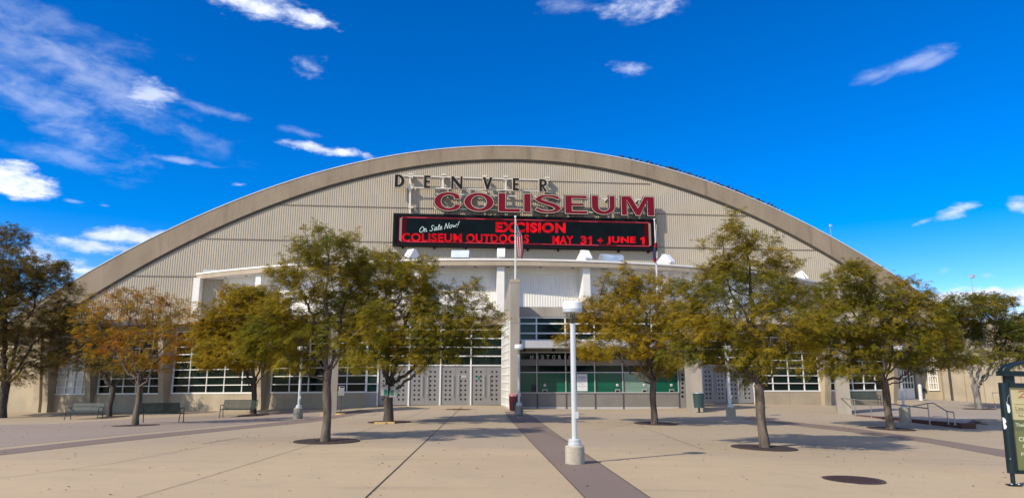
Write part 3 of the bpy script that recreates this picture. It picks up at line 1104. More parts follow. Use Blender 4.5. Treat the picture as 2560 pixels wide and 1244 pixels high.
def sign_letter(ch, box, parent, wf=.95, depth=.28, fm='red', bm='black', g=(.065, .022, -.018)):
    (l, t, r, b) = box
    u0, zt0 = fuv(l, (t + b) / 2 - (b - t) / 2, wf)
    u1, z1 = fuv(r, b, wf)
    u0b, zb = fuv(l, b, wf)
    zl, zr = fz(l, t, wf), fz(r, t, wf)
    ztop = zt0
    W, H = u1 - u0, ztop - zb

    def pos(x, y, w): return F(u0 + x * W, w, zb + y * H)
    loops = []
    for it in letter_strips(ch):
        if it[0] == 'holed': loops.append(['h', [(x * W, y * H) for x, y in it[1]], [(x * W, y * H) for x, y in it[2]]])
        elif it[0] == 'poly': loops.append([(x * W, y * H) for x, y in it[1]])
        elif it[0] == 'strip': loops.append([(x * W, y * H) for x, y in it[1]] + [(x * W, y * H) for x, y in it[2][::-1]])
        else: loops.append(([(x * W, y * H) for x, y in it[1][:-1]], [(x * W, y * H) for x, y in it[2][:-1]]))

    def P(p, w): return F(u0 + p[0], w, zb + p[1])
    body, face, trim = MB(), MB(), MB()
    for lp in loops:
        layers = ((g[0], wf - .01, body), (g[1], wf + .006, trim), (g[2], wf + .012, face))
        if isinstance(lp, list) and lp[0] == 'h':
            from mathutils.geometry import tessellate_polygon
            for grow, wz, mb in layers:
                o, i = inset(lp[1], -grow), inset(lp[2], grow)
                al = o + i
                mb.add([P(p, wz) for p in al], [tuple(t) for t in tessellate_polygon([[Vector((*p, 0)) for p in o], [Vector((*p, 0)) for p in i]])])
                if mb is body:
                    for q in (o, i):
                        for k in range(len(q)):
                            j = (k + 1) % len(q)
                            mb.quad(P(q[k], wz - depth), P(q[j], wz - depth), P(q[j], wz), P(q[k], wz))
        elif isinstance(lp, tuple):
            o, i = lp
            for grow, wz, mb in layers:
                oo = inset(o, -grow)
                ii = inset(i, grow)
                n = len(oo)
                for k in range(n):
                    j = (k + 1) % n
                    mb.quad(P(oo[k], wz), P(oo[j], wz), P(ii[j], wz), P(ii[k], wz))
                    if mb is body:
                        mb.quad(P(oo[k], wz - depth), P(oo[j], wz - depth), P(oo[j], wz), P(oo[k], wz))
                        mb.quad(P(ii[j], wz - depth), P(ii[k], wz - depth), P(ii[k], wz), P(ii[j], wz))
        else:
            for grow, wz, mb in layers:
                q = inset(lp, -grow)
                mb.add([P(p, wz) for p in q], tri_poly(q))
                if mb is body:
                    n = len(q)
                    for k in range(n):
                        j = (k + 1) % n
                        mb.quad(P(q[k], wz - depth), P(q[j], wz - depth), P(q[j], wz), P(q[k], wz))
    o = body.build('letter', M_[bm], parent)
    trim.build('edge_trim', M_['cream'], o)
    face.build('face', M_[fm], o)


# COLISEUM
ref = fuv(1360, 510, .95)
sign2 = thing('arena_name_sign', F(ref[0], .3, fz(1360, 537, .9)), 'large maroon cream-edged letters spelling COLISEUM above the display board', 'sign')
for ch, bx in [('C', (1085.8, 478.8, 1153.3, 526.1)), ('O', (1160.4, 480.8, 1234, 527.7)), ('L', (1245.9, 482, 1300.5, 529)), ('I', (1309.6, 483.7, 1327, 530)),
               ('S', (1335.4, 485.2, 1404.9, 532)), ('E', (1412.2, 487.5, 1469, 533.5)), ('U', (1478.6, 488, 1538, 535.2)), ('M', (1552.5, 489.8, 1636.4, 537.7))]:
    sign_letter(ch, bx, sign2)


def wall_bar(mb, pxa, pya, pxb, pyb, w, t, wz=.1):
    """a bar standing off the end wall between two sight lines"""
    a, za = fuv(pxa, pya, w); b, zb = fuv(pxb, pyb, w)
    p, q = F(a, w, za), F(b, w, zb)
    d = q - p
    up = np.array([0, 0, 1.0])
    if abs(d[2]) > np.hypot(d[0], d[1]): side = FU
    else: side = up
    mb.obox(p - side * t / 2 - FN * wz / 2, d, side * t, FN * wz)


def stanchion(mb, px, y0, y1, w, t):
    wall_bar(mb, px, y0, px, y1, w, t, .12)
    for y in (y0, y1):
        u, z = fuv(px, y, w)
        mb.obox(F(u - .22, 0, z - .04), FU * .44, FN * (w + .05), (0, 0, .10))


mb = MB()
for (xa, ya, xb, yb) in [(1085, 484, 1636, 501), (1085, 521, 1620, 534)]:
    wall_bar(mb, xa, ya, xb, yb, .62, .07, .07)
for px, y0, y1 in [(1107, 520, 540), (1145, 498, 506), (1212, 478, 541), (1264, 480, 543), (1368, 488, 545), (1393, 500, 520), (1420, 530, 546), (1459, 500, 520), (1521, 495, 548), (1598, 497, 548)]:
    wall_bar(mb, px, y0, px, y1, .55, .13, .10)
for px, y in [(1107, 486), (1212, 481), (1521, 497), (1598, 500)]:
    u, z = fuv(px, y, .6)
    mb.obox(F(u - .2, .02, z - .08), FU * .4, FN * .58, (0, 0, .16))
mb.build('support_frame', M_['rail'], sign2)

# DENVER
ref = fuv(1180, 455, .95)
sign1 = thing('city_name_sign', F(ref[0], .3, fz(1180, 470, .9)), 'row of spaced charcoal letters spelling DENVER on cream rails', 'sign')
for ch, (l, t, r, b) in [('D', (987.4, 435.8, 1011, 467.3)), ('E', (1060.3, 438.3, 1076, 469.8)), ('N', (1128.2, 440, 1156.2, 472)), ('V', (1206.4, 442.6, 1231.4, 473.6)),
                         ('E', (1282, 445, 1297.6, 476)), ('R', (1348, 447.6, 1368, 478.8))]:
    sign_letter(ch.lower(), (l, t, r, b), sign1, .95, .24, 'denver', 'cream', (.030, .026, -.002))
mb = MB()
wall_bar(mb, 1008, 439, 1368, 450.5, .60, .08, .08)
wall_bar(mb, 1008, 468, 1368, 477.5, .60, .08, .08)
for px, y0, y1 in [(1025, 441, 534), (1107, 442, 472), (1264, 447, 479), (1368, 448, 479)]:
    wall_bar(mb, px, y0, px, y1, .50, .15, .12)
for px, y in [(1027, 436), (1027, 443), (1026, 466), (1026, 471), (1109, 437), (1107, 444), (1107, 470), (1212, 441), (1212, 474), (1264, 442), (1264, 449), (1264, 475), (1368, 445), (1368, 451), (1368, 481), (1027, 519)]:
    u, z = fuv(px, y, .5)
    mb.obox(F(u - .2, .02, z - .05), FU * .4, FN * .6, (0, 0, .10))
mb.build('support_frame', M_['rail'], sign1)

# display board
M_['led'] = mat('display_dark_pixels', (0.002, 0.004, 0.005), 0.8, spec=.08, emit=(.0002, .0018, .0028), estr=1.0)
M_['ledred'] = mat('display_red_pixels', (0.03, 0.0, 0.0), 0.8, spec=.08, emit=(.62, .004, .012), estr=.9)
M_['ledwhite'] = mat('display_white_pixels', (0.03, 0.03, 0.03), 0.5, emit=(.50, .62, .62), estr=.5)
M_['ledglow'] = mat('display_border_glow', (0.02, 0, 0), 0.8, spec=.08, emit=(.022, .0004, .002), estr=1.0)
M_['ledline'] = mat('display_border_line', (0.02, 0, 0), 0.8, spec=.08, emit=(.50, .06, .10), estr=.9)
M_['ledcap'] = mat('display_border_end', (0.02, 0, 0), 0.8, spec=.08, emit=(.42, .28, .26), estr=.35)


def vary_emission(m, lo, hi, scale, stretch=(1, 1, 1)):
    """uneven brightness of the display modules"""
    nt = m.node_tree
    b = nt.nodes['Principled BSDF']
    geo = nt.nodes.new('ShaderNodeNewGeometry')
    mp = nt.nodes.new('ShaderNodeMapping'); mp.inputs['Scale'].default_value = stretch
    nt.links.new(geo.outputs['Position'], mp.inputs[0])
    v = nt.nodes.new('ShaderNodeTexVoronoi'); v.distance = 'CHEBYCHEV'; v.inputs['Scale'].default_value = scale
    v.inputs['Randomness'].default_value = 0.15
    nt.links.new(mp.outputs[0], v.inputs['Vector'])
    sp = nt.nodes.new('ShaderNodeSeparateColor')
    nt.links.new(v.outputs['Color'], sp.inputs[0])
    r = nt.nodes.new('ShaderNodeMapRange')
    r.inputs[3].default_value = lo; r.inputs[4].default_value = hi
    nt.links.new(sp.outputs[0], r.inputs[0])
    nt.links.new(r.outputs[0], b.inputs['Emission Strength'])


vary_emission(M_['ledred'], .30, .68, 2.0)
vary_emission(M_['ledline'], .10, .55, .6)
vary_emission(M_['led'], .3, 1.3, 1.4)
LU0, LU1, LZ0, LZ1, LW = -10.34, 12.93, 12.68, 15.52, .62
led = thing('display_board', F(1.3, .3, LZ0), 'long black electronic display board with red lettering under the maroon letters', 'display board')
mb = MB()
mb.obox(F(LU0, .05, LZ0), FU * (LU1 - LU0), FN * (LW - .05), (0, 0, LZ1 - LZ0))
for k in range(9):
    u = LU0 + .8 + k * (LU1 - LU0 - 1.6) / 8
    mb.obox(F(u, .06, LZ0 - .18), FU * .12, FN * .4, (0, 0, .18))
mb.build('cabinet', M_['cab'], led)
mb = MB()
a0, a1, b0, b1 = LU0 + .18, LU1 - .18, LZ0 + .16, LZ1 - .16
mb.quad(F(a0, LW + .004, b0), F(a1, LW + .004, b0), F(a1, LW + .004, b1), F(a0, LW + .004, b1))
screen = mb.build('screen', M_['led'], led)
mb = MB()
w1 = LW + .008
for (x0, x1, y0, y1, mi) in [(a0 + .55, a1 - .55, b0 + .10, b0 + .28, 0), (a0 + .55, a1 - .55, b1 - .28, b1 - .10, 0), (a0 + .3, a0 + .95, b0 + .10, b1 - .10, 0), (a1 - .95, a1 - .3, b0 + .10, b1 - .10, 0)]:
    mb.quad(F(x0, w1, y0), F(x1, w1, y0), F(x1, w1, y1), F(x0, w1, y1), mi)
    w1 += .002
w1 = LW + .020
rr = .12
loop = [(a0 + .62, b0 + .16, b0 + .22), (a1 - .62, b0 + .16, b0 + .22)]
mb.quad(F(a0 + .62, w1, b0 + .16), F(a1 - .62, w1, b0 + .16), F(a1 - .62, w1, b0 + .23), F(a0 + .62, w1, b0 + .23), 1)
mb.quad(F(a0 + .62, w1, b1 - .23), F(a1 - .62, w1, b1 - .23), F(a1 - .62, w1, b1 - .16), F(a0 + .62, w1, b1 - .16), 1)
for (x, s) in ((a0 + .48, 1), (a1 - .48, -1)):
    mb.quad(F(x - .10, w1 + .002, b0 + .3), F(x + .10, w1 + .002, b0 + .3), F(x + .10, w1 + .002, b1 - .3), F(x - .10, w1 + .002, b1 - .3), 2)
    for (zc, sg) in ((b0 + .3, -1), (b1 - .3, 1)):
        q = [(x - .10 * s, zc), (x + .14 * s, zc + sg * .13), (x + .14 * s, zc + sg * .07), (x + .10 * s, zc)]
        mb.add([F(p[0], w1 + .003, p[1]) for p in q], [(0, 1, 2, 3)], 2)
mb.build('border_light', [M_['ledglow'], M_['ledline'], M_['ledcap']], screen)


def board_text(s, l, r, tl, bl_, tr, br_, bold, m, name='lettering', shear=0.0, w=LW + .016, plane=.62):
    def c(px, py):
        u, z = fuv(px, py, LW)
        return F(u, w, z)
    mb = MB()
    if s == '1':        # the stroke with its flag, drawn out
        g = [(.38, 0), (.95, 0), (.95, 1), (.50, 1), (0, .80), (0, .60), (.38, .70)]
        q = [np.array(t) for t in (c(l, bl_), c(r, br_), c(r, tr), c(l, tl))]
        P = [(1 - x) * (1 - y) * q[0] + x * (1 - y) * q[1] + x * y * q[2] + (1 - x) * y * q[3] for x, y in g]
        mb.add(P, tri_poly(g))
    else:
        text_on(mb, s, c(l, tl), c(r, tr), c(r, br_), c(l, bl_), 0, bold, shear)
    return mb.build(name, m, screen)


board_text('EXCISION', 1239, 1414, 554.5, 580.5, 557, 582.5, .05, M_['ledred'])
for wd, l, r in (('COLISEUM', 1004.7, 1154.7), ('OUTDOORS', 1165.5, 1322)):
    t = lambda x: 582 + (x - 1004.7) * .0126
    board_text(wd, l, r, t(l), t(l) + 21.8, t(r), t(r) + 21.6, .03, M_['ledred'])
for wd, l, r in (('MAY', 1381, 1433.5), ('3', 1451.5, 1466.5), ('1', 1470, 1480), ('+', 1494, 1508), ('JUNE', 1517, 1589.5), ('1', 1601, 1612)):
    t = lambda x: 589 + (x - 1381) * .0108
    d = 4 if wd == '+' else 0
    board_text(wd, l, r, t(l) + d, t(l) + 20.8 - d, t(r) + d, t(r) + 20.8 - d, .008 if wd == '1' else .035 if wd in ('3', 'MAY') else .045, M_['ledred'])
# hand-written line: pen strokes
def handwriting():
    G = {
        'O': [[(.5, 1), (.2, .85), (.05, .5), (.15, .12), (.45, 0), (.8, .15), (.95, .5), (.85, .85), (.5, 1), (.35, .9)]],
        'n': [[(.05, .6), (.12, 0)], [(.1, .4), (.35, .6), (.55, .5), (.55, .1), (.75, 0), (.95, .1)]],
        'S': [[(.9, .85), (.6, 1), (.3, .9), (.3, .65), (.6, .5), (.75, .25), (.55, .02), (.2, 0), (.0, .15)]],
        'a': [[(.8, .55), (.45, .6), (.12, .35), (.15, .05), (.4, 0), (.7, .25), (.8, .55), (.75, .1), (.98, .0)]],
        'l': [[(.2, .1), (.7, .8), (.6, 1), (.35, .8), (.3, .2), (.5, 0), (.9, .1)]],
        'e': [[(.1, .25), (.7, .35), (.7, .55), (.4, .6), (.1, .35), (.2, .05), (.55, 0), (.95, .15)]],
        'N': [[(.05, 0), (.15, 1)], [(.15, 1), (.75, .05)], [(.75, .05), (.9, 1)]],
        'o': [[(.5, .6), (.15, .45), (.1, .15), (.4, 0), (.8, .15), (.85, .45), (.5, .6), (.8, .5)]],
        'w': [[(.02, .6), (.2, .02), (.45, .5), (.65, .02), (.95, .62)]],
        '!': [[(.7, 1.05), (.45, .3)], [(.36, .06), (.40, .0)]],
    }
    seq = [('O', 0, 1.0), ('n', 1.05, .75), ('S', 2.3, .8), ('a', 3.15, .7), ('l', 3.85, .55), ('e', 4.35, .65), ('N', 5.45, .9), ('o', 6.4, .7), ('w', 7.15, .85), ('!', 8.0, .6)]
    mb = MB()
    o = np.array(fuv(1047, 581.5, LW)); e = np.array(fuv(1146, 567.5, LW))
    ax = (e - o) / 8.5
    up = np.array([.10, .50])
    for ch, x, wd in seq:
        for st in G[ch]:
            pts = [o + ax * (x + p[0] * wd) + up * p[1] for p in st]
            # smooth the pen line
            for _ in range(2):
                q = [pts[0]]
                for a, b in zip(pts[:-1], pts[1:]): q += [a * .75 + b * .25, a * .25 + b * .75]
                pts = q + [pts[-1]]
            for a, b in zip(pts[:-1], pts[1:]):
                d = b - a; l = np.linalg.norm(d)
                if l < 1e-6: continue
                n = np.array([-d[1], d[0]]) / l * .025
                d = d / l * .012
                c = [a - d - n, b + d - n, b + d + n, a - d + n]
                mb.quad(*[F(p[0], LW + .016, p[1]) for p in c])
    mb.build('handwritten_line', M_['ledwhite'], screen)


handwriting()


# ------------------------------------------------------------------ lobby in front of the arch
class Wall:
    """vertical plane between two plan points; u runs left to right, w towards the plaza"""

    def __init__(self, a, b):
        self.a = np.array([a[0], a[1], 0.0]); self.b = np.array([b[0], b[1], 0.0])
        d = self.b - self.a
        self.len = np.linalg.norm(d); self.d = d / self.len
        self.n = np.array([self.d[1], -self.d[0], 0])

    def hit(self, px, py, w=0.0):
        r = ray(px, py)
        P = self.a + self.n * w
        t = np.dot(P - CAM, self.n) / np.dot(r, self.n)
        q = CAM + r * t
        return np.dot(q - self.a, self.d), q[2]

    def u(self, px, py=980, w=0.0): return self.hit(px, py, w)[0]
    def z(self, px, py, w=0.0): return self.hit(px, py, w)[1]
    def p(self, u, w, z): return self.a + self.d * u + self.n * w + np.array([0, 0, z])

    def bar(self, mb, u0, u1, z0, z1, w0, w1, mi=0):
        mb.obox(self.p(u0, w0, z0), self.d * (u1 - u0), self.n * (w1 - w0), (0, 0, z1 - z0), mi)

    def sheet(self, mb, u0, u1, z0, z1, w, mi=0):
        mb.quad(self.p(u0, w, z0), self.p(u1, w, z0), self.p(u1, w, z1), self.p(u0, w, z1), mi)


def pt(px, py, Y): return onY(px, py, Y)


ROOF_Z = 5.05
lobby = thing('entrance_lobby', pt(1100, 1012, 42.2), 'low concrete entrance lobby with white gridded windows wrapping the foot of the arena', 'lobby building')
LINE = [(-420, 1034, 51.5), (93, 1031, 48.2), (232, 984, 47.5), (417, 982, 45.4), (658, 980, 43.4), (831, 979, 42.6), (917, 978.5, 42.15)]
LP = [pt(*q) for q in LINE]


def window_bay(wall, u0, u1, zs0, zs1, cols, rows, rh, glass, glass2=None, name='window'):
    """gridded frame (one part) with its glass as a sub-part; sill may slope from zs0 to zs1"""
    mb = MB()

    def zs(u): return zs0 + (zs1 - zs0) * (u - u0) / (u1 - u0)

    def hbar(k, t, wd):
        a, b = wall.p(u0, 0, zs0 + rh * k), wall.p(u1, 0, zs1 + rh * k)
        mb.obox(a + wall.n * -.04 - np.array([0, 0, t / 2]), b - a, wall.n * wd, (0, 0, t))
    for k in range(rows + 1):
        hbar(k, .09 if k in (0, rows) else .055, .13 if k in (0, rows) else .105)
    for c in range(cols + 1):
        u = u0 + (u1 - u0) * c / cols
        t = .075 if c in (0, cols) else .05
        uu = min(max(u - t / 2, u0), u1 - t)
        wall.bar(mb, uu, uu + t, zs(u) + .02, zs(u) + rh * rows - .02, -.038, .062)
    o = mb.build(name, M_['frame'], lobby)
    mb = MB()
    mb.quad(wall.p(u0, -.02, zs0), wall.p(u1, -.02, zs1), wall.p(u1, -.02, zs1 + rh * rows), wall.p(u0, -.02, zs0 + rh * rows))
    mb.build('pane', glass, o)


def low_wall(wall, u0, u1, z0, z1, m=None):
    mb = MB()
    a, b = wall.p(u0, .07, -1.6), wall.p(u1, .07, -1.6)
    c, d = wall.p(u1, .07, z1 - .045), wall.p(u0, .07, z0 - .045)
    mb.quad(a, b, c, d)
    mb.quad(d, c, c - wall.n * .2, d - wall.n * .2)
    n = max(1, int((u1 - u0) / 2.0))
    for k in range(1, n):
        u = u0 + (u1 - u0) * k / n
        wall.bar(mb, u - .008, u + .008, -1.5, min(z0, z1) - .06, .068, .074, 1)
    mb.build('low_wall', [m or M_['conc'], M_['seam']], lobby)


def pier(wall_dir, normal, base, wdt, d0, d1, ztop, m=None):
    """pier that grows deeper upward to carry the roof edge"""
    b = np.array([base[0], base[1], -1.6])
    mb = MB()
    prof = [(-.3, 0), (d0, 0), (d0 + .02, 1.6), (d1, ztop + 1.6), (-.3, ztop + 1.6)]
    pts = [b - wall_dir * wdt / 2 + normal * p + np.array([0, 0, z]) for p, z in prof]
    mb.prism(pts, wall_dir * wdt)
    mb.build('pier', m or M_['conc'], lobby)


# left wing
W0 = Wall(LP[0], LP[1])
mb = MB()
W0.sheet(mb, 0, W0.len, -1.6, 5.0, 0)
for k in range(1, 7):
    W0.bar(mb, W0.len * k / 7, W0.len * k / 7 + .03, -1.5, 4.9, -.01, .006, 1)
mb.build('plain_wall', [M_['conc'], M_['seam']], lobby)
bays = [(1, 108, 232, 985, 984, 'frost'), (2, 244, 405, 983.5, 983, 'glass'), (3, 429, 650, 982, 981, 'glass'), (4, 676, 822, 980.5, 980, 'glass'), (5, 822, 916, 980, 979, 'glass')]
for i, (k, l, r, sl, sr, g) in enumerate(bays):
    w = Wall(LP[k], LP[k + 1])
    if k == 4:
        continue
    if k == 5:
        w = Wall(LP[4], LP[6])
        l = 676; sl = 980.5
    u0, u1 = (0.28 if k == 1 else w.u(l, sl)), w.u(r, sr)
    if k == 1: u0, u1 = w.u(121, 985), w.u(225, 984)
    z0, z1 = w.hit(l if k != 1 else 121, sl)[1], w.hit(r if k != 1 else 225, sr)[1]
    window_bay(w, u0, u1, z0, z1, 5, 8, .5, M_[g])
    low_wall(w, 0, w.len, z0, z1)
    mb = MB()
    zt = min(z0, z1) + 4.05
    w.sheet(mb, 0, w.len, zt, ROOF_Z + .3, .05)
    if u0 > .35: w.sheet(mb, 0, u0, -1, zt, .03)
    w.sheet(mb, u1, w.len, -1, zt, .03)
    mb.build('lintel_wall', M_['conc_grey'], lobby)
for px, py, Y, k in [(100, 1031, 48.2, 0), (122, 1030, 47.9, 1), (236, 984, 47.4, 1), (416, 982, 45.4, 2), (660, 980, 43.4, 3)]:
    w = Wall(LP[k], LP[min(k + 1, 6)])
    b = pt(px, py, Y)
    if px > 200: b = w.p(w.len, 0, 0)
    pier(w.d, w.n, b, .42 if px > 110 else .5, .42, 1.05, ROOF_Z)


def roof_band(pts, over, z0, z1, back):
    """projecting concrete roof edge following the wall line"""
    mb = MB()
    out, inn = [], []
    for i, p in enumerate(pts):
        a = pts[max(i - 1, 0)]; b = pts[min(i + 1, len(pts) - 1)]
        d = (b - a)[:2] / np.linalg.norm((b - a)[:2])
        n = np.array([d[1], -d[0], 0])
        q = np.array([p[0], p[1], 0])
        out.append(q + n * over); inn.append(q - n * back)
    for i in range(len(out) - 1):
        a, b, c, d = out[i], out[i + 1], inn[i + 1], inn[i]
        z0v, z1v = np.array([0, 0, z0]), np.array([0, 0, z1])
        mb.quad(a + z0v, b + z0v, b + z1v, a + z1v)
        mb.quad(a + z1v, b + z1v, c + z1v, d + z1v, 1)
        mb.quad(a + z0v, d + z0v, c + z0v, b + z0v)
    mb.build('roof_slab', [M_['fascia'], M_['roof']], lobby)


# main doors
DW = Wall(pt(943, 1012.8, 42.1), pt(1256, 1011, 42.75))
roof_band(LP + [DW.p(.2, 0, 0)], 1.15, ROOF_Z, ROOF_Z + .42, 16)


def door_set(W, mulls, pyb, pyt, pxm, holes=True):
    zb, zt = W.z(pxm, pyb), W.z(pxm, pyt)
    for a, b in zip(mulls[:-1], mulls[1:]):
        ua, ub = W.u(a, 1000) + .05, W.u(b, 1000) - .05
        half = (ub - ua) / 2
        for k in range(2):
            u0 = ua + k * half + .006
            u1 = u0 + half - .012
            mb = MB()
            W.bar(mb, u0, u1, zb + .01, zt - .03, -.05, 0)
            for c in (.32, .62) if k == 0 else (.38, .68):
                for r in range(7):
                    cu, cz = u0 + (u1 - u0) * c, zb + (zt - zb) * (.145 + .116 * r)
                    ring = []
                    for rad, wd in ((.076, .002), (.060, .005)):
                        pts = [W.p(cu + rad * math.cos(t), wd, cz + rad * math.sin(t)) for t in np.linspace(0, 2 * math.pi, 15)[:-1]]
                        mb.add(pts, [tuple(range(14))], 2 if rad > .07 else 1)
            o = mb.build('entrance_door', [M_['steel'], M_['hole'], M_['panel']], lobby)
            mb = MB()
            hu = u1 - .16 if k == 0 else u0 + .16
            z0, z1 = zb + (zt - zb) * .23, zb + (zt - zb) * .77
            mb.tube([W.p(hu, 0, z0 + .1), W.p(hu, .075, z0 + .1)], .014, 6)
            mb.tube([W.p(hu, 0, z1 - .1), W.p(hu, .075, z1 - .1)], .014, 6)
            mb.tube([W.p(hu, .075, z0), W.p(hu, .075, z1)], .019, 8)
            mb.build('handle', M_['panel_lt'], o)
    return zb, zt


mull = [943.7, 1021.5, 1100, 1176.5, 1255]
zb, zt = door_set(DW, mull, 1011.8, 913, 1100)
zrow = [DW.z(1200, y) for y in (912.5, 889.4, 867.1, 845.2, 824, 812.3)]
mb = MB()
for px in mull:
    u = DW.u(px, 980)
    DW.bar(mb, u - .045, u + .045, zb - .05, zrow[-1], -.04, .07)
for z in zrow:
    DW.bar(mb, DW.u(mull[0], 980), DW.u(mull[-1], 980), z - .035, z + .035, -.03, .055)
tw = mb.build('window', M_['frame'], lobby)
mb = MB()
DW.sheet(mb, DW.u(mull[0]), DW.u(mull[-1]), zrow[0], zrow[-1], -.02)
mb.build('pane', M_['glass'], tw)
mb = MB()
for px in mull:
    u = DW.u(px, 980)
mb = MB()
DW.bar(mb, -.3, DW.len + .1, zrow[-1] + .037, ROOF_Z + .38, -.5, .20)
mb.build('lintel_wall', M_['fascia'], lobby)
mb = MB()
DW.bar(mb, DW.u(915), DW.u(943.7) - .05, -1, DW.z(930, 980), -.05, .10)
mb.build('side_panel', M_['steel'], lobby)
mb = MB()
ua_, ub_ = DW.u(915), DW.u(943.7) - .05
za_ = DW.z(930, 979.5)
for k in range(9): DW.bar(mb, ua_, ub_, za_ + .5 * k - .03, za_ + .5 * k + .03, -.03, .08)
DW.bar(mb, ua_, ua_ + .06, za_, za_ + 4.0, -.03, .06)
wsd = mb.build('window', M_['frame'], lobby)
mb = MB(); DW.sheet(mb, ua_, ub_, za_, za_ + 4.0, -.02); mb.build('pane', M_['tealglass'], wsd)
# stickers on the doors
for px, py, w_, h_, m in [(1197, 944, .07, .11, 'sticker'), (1159, 940, .16, .07, 'panel_lt')]:
    u, z = DW.hit(px, py)
    mb = MB(); DW.sheet(mb, u - w_, u + w_, z - h_, z + h_, .009)
    tag(mb.build('notice', M_[m]), 'small green and white sticker on a perforated steel door' if m == 'sticker' else 'pale scuffed sticker on a perforated steel door', 'sticker')

# side glazing between the doors and the fin
SW = Wall(pt(1256.5, 1011, 42.75), pt(1275.5, 1026, 38.6))
mb = MB()
ztop = 5.0
for k in range(6):
    u = SW.len * k / 5
    SW.bar(mb, u - .04, u + .04, zb - .3, ztop, -.04, .06)
for k in range(12):
    z = zb + .05 + k * (ztop - zb - .1) / 11
    SW.bar(mb, 0, SW.len, z - .03, z + .03, -.03, .05)
sg = mb.build('window', M_['frame'], lobby)
mb = MB(); SW.sheet(mb, 0, SW.len, zb - .3, ztop, -.02); mb.build('pane', M_['glass'], sg)
mb = MB(); SW.bar(mb, 0, SW.len, ztop, ROOF_Z + .36, -.3, .05); mb.build('lintel_wall', M_['fascia'], lobby)

# right-hand doors and windows
RW = Wall(pt(1716, 1008, 44.4), pt(1888, 1008, 45.0))
zb2, zt2 = door_set(RW, [1694, 1756, 1819, 1886], 1007.5, 914, 1820)
zr2 = [zt2 + .03 + .53 * k for k in range(6)]
mb = MB()
for px in (1694, 1756, 1819, 1886):
    u = RW.u(px); RW.bar(mb, u - .045, u + .045, zb2 - .05, zr2[-1], -.04, .07)
for z in zr2: RW.bar(mb, RW.u(1694), RW.u(1886), z - .035, z + .035, -.03, .055)
tw2 = mb.build('window', M_['frame'], lobby)
mb = MB(); RW.sheet(mb, RW.u(1694), RW.u(1886), zr2[0], zr2[-1], -.02); mb.build('pane', M_['glass'], tw2)
RL = [pt(1890, 1008, 45.0), pt(2060, 1010, 46.1), pt(2226, 1005, 48.8), pt(2305, 998, 50.8), pt(2372, 1004, 50.2), pt(2660, 1008, 47.2)]
R1, R2, R3, R4, R5 = [Wall(a, b) for a, b in zip(RL[:-1], RL[1:])]
for w, l, r, sl, sr, cols in [(R1, 1893, 2050, 976.5, 976.3, 4), (R2, 2073, 2216, 975.3, 974.3, 5)]:
    u0, z0 = w.hit(l, sl); u1, z1 = w.hit(r, sr)
    window_bay(w, u0, u1, z0, z1, cols, 8, .5, M_['glass'])
    low_wall(w, -.1, w.len, z0, z1)
    mb = MB()
    w.sheet(mb, 0, w.len, min(z0, z1) + 4.05, ROOF_Z + .3, .05)
    mb.build('lintel_wall', M_['conc_grey'], lobby)
for w in (R1, R2):
    pier(w.d, w.n, w.p(w.len, 0, 0), .46, .42, 1.05, ROOF_Z)
roof_band([RW.p(0, 0, 0)] + RL[:5], 1.15, ROOF_Z, ROOF_Z + .42, 14)
# glazed side door at the far right
mb = MB()
R3.sheet(mb, 0, R3.len, -1, ROOF_Z, -.05)
R3.bar(mb, R3.u(2290), R3.len, -1, ROOF_Z, 0, .12)
mb.build('plain_wall', M_['conc_grey'], lobby)
zb3, zt3 = R3.z(2264, 997), R3.z(2264, 925)
ua, ub = R3.u(2240), R3.u(2286)
mb = MB()
for k in range(2):
    u0 = ua + (ub - ua) * k / 2 + .02; u1 = ua + (ub - ua) * (k + 1) / 2 - .02
    R3.bar(mb, u0, u1, zb3, zb3 + (zt3 - zb3) * .36, -.02, .03)
    for j in range(4):
        u = u0 + (u1 - u0) * j / 3
        R3.bar(mb, u - .03, u + .03, zb3 + (zt3 - zb3) * .36, zt3, -.02, .03)
    for j in range(4):
        z = zb3 + (zt3 - zb3) * (.36 + .64 * j / 3)
        R3.bar(mb, u0, u1, z - .03, z + .03, -.018, .032)
sd = mb.build('side_door', M_['frame'], lobby)
mb = MB(); R3.sheet(mb, ua, ub, zb3, zt3, -.01); mb.build('pane', M_['tealglass'], sd)
mb = MB()
R4.sheet(mb, 0, R4.len, -1, 5.0, 0)
R4.bar(mb, R4.u(2356), R4.u(2371), -1, 4.9, 0, .55)
mb.build('plain_wall', M_['conc'], lobby)
u0, z0 = R4.hit(2322, 974); u1, z1 = R4.hit(2348, 974)
window_bay(R4, u0, u1, z0, z1, 4, 6, .5, M_['frost'])
mb = MB()
zt5 = R5.z(2500, 806)
R5.sheet(mb, 0, R5.len, -1, zt5, 0)
R5.bar(mb, 0, R5.len, zt5, zt5 + .15, -.5, .08)
for k in range(1, 6): R5.bar(mb, R5.len * k / 6, R5.len * k / 6 + .03, -.9, zt5 - .1, -.01, .006, 1)
mb.build('plain_wall', [M_['conc'], M_['seam']], lobby)
o = thing('letter_box', R4.p(R4.u(2309, 975), 0, R4.z(2309, 975)), 'small black box fixed to the concrete wall right of the side door', 'wall box')
mb = MB()
u, z = R4.hit(2310, 974.5)
R4.bar(mb, u - .12, u + .12, z - .09, z + .07, 0, .16)
R4.bar(mb, u - .13, u + .13, z + .07, z + .10, 0, .19)
mb.build('body', M_['black'], o)

# ------------------------------------------------------------------ ticket booth block
TW = Wall(pt(1299, 1023.3, 40.2), pt(1716, 1022.3, 40.5))
booth = thing('ticket_booth', TW.p(TW.len / 2, 0, gz(TW.p(TW.len / 2, 0, 0)[0], 40.2)), 'ticket booth front with green windows and grey panels right of the concrete fin', 'ticket booth')


def tz(py): return TW.z(1450, py)


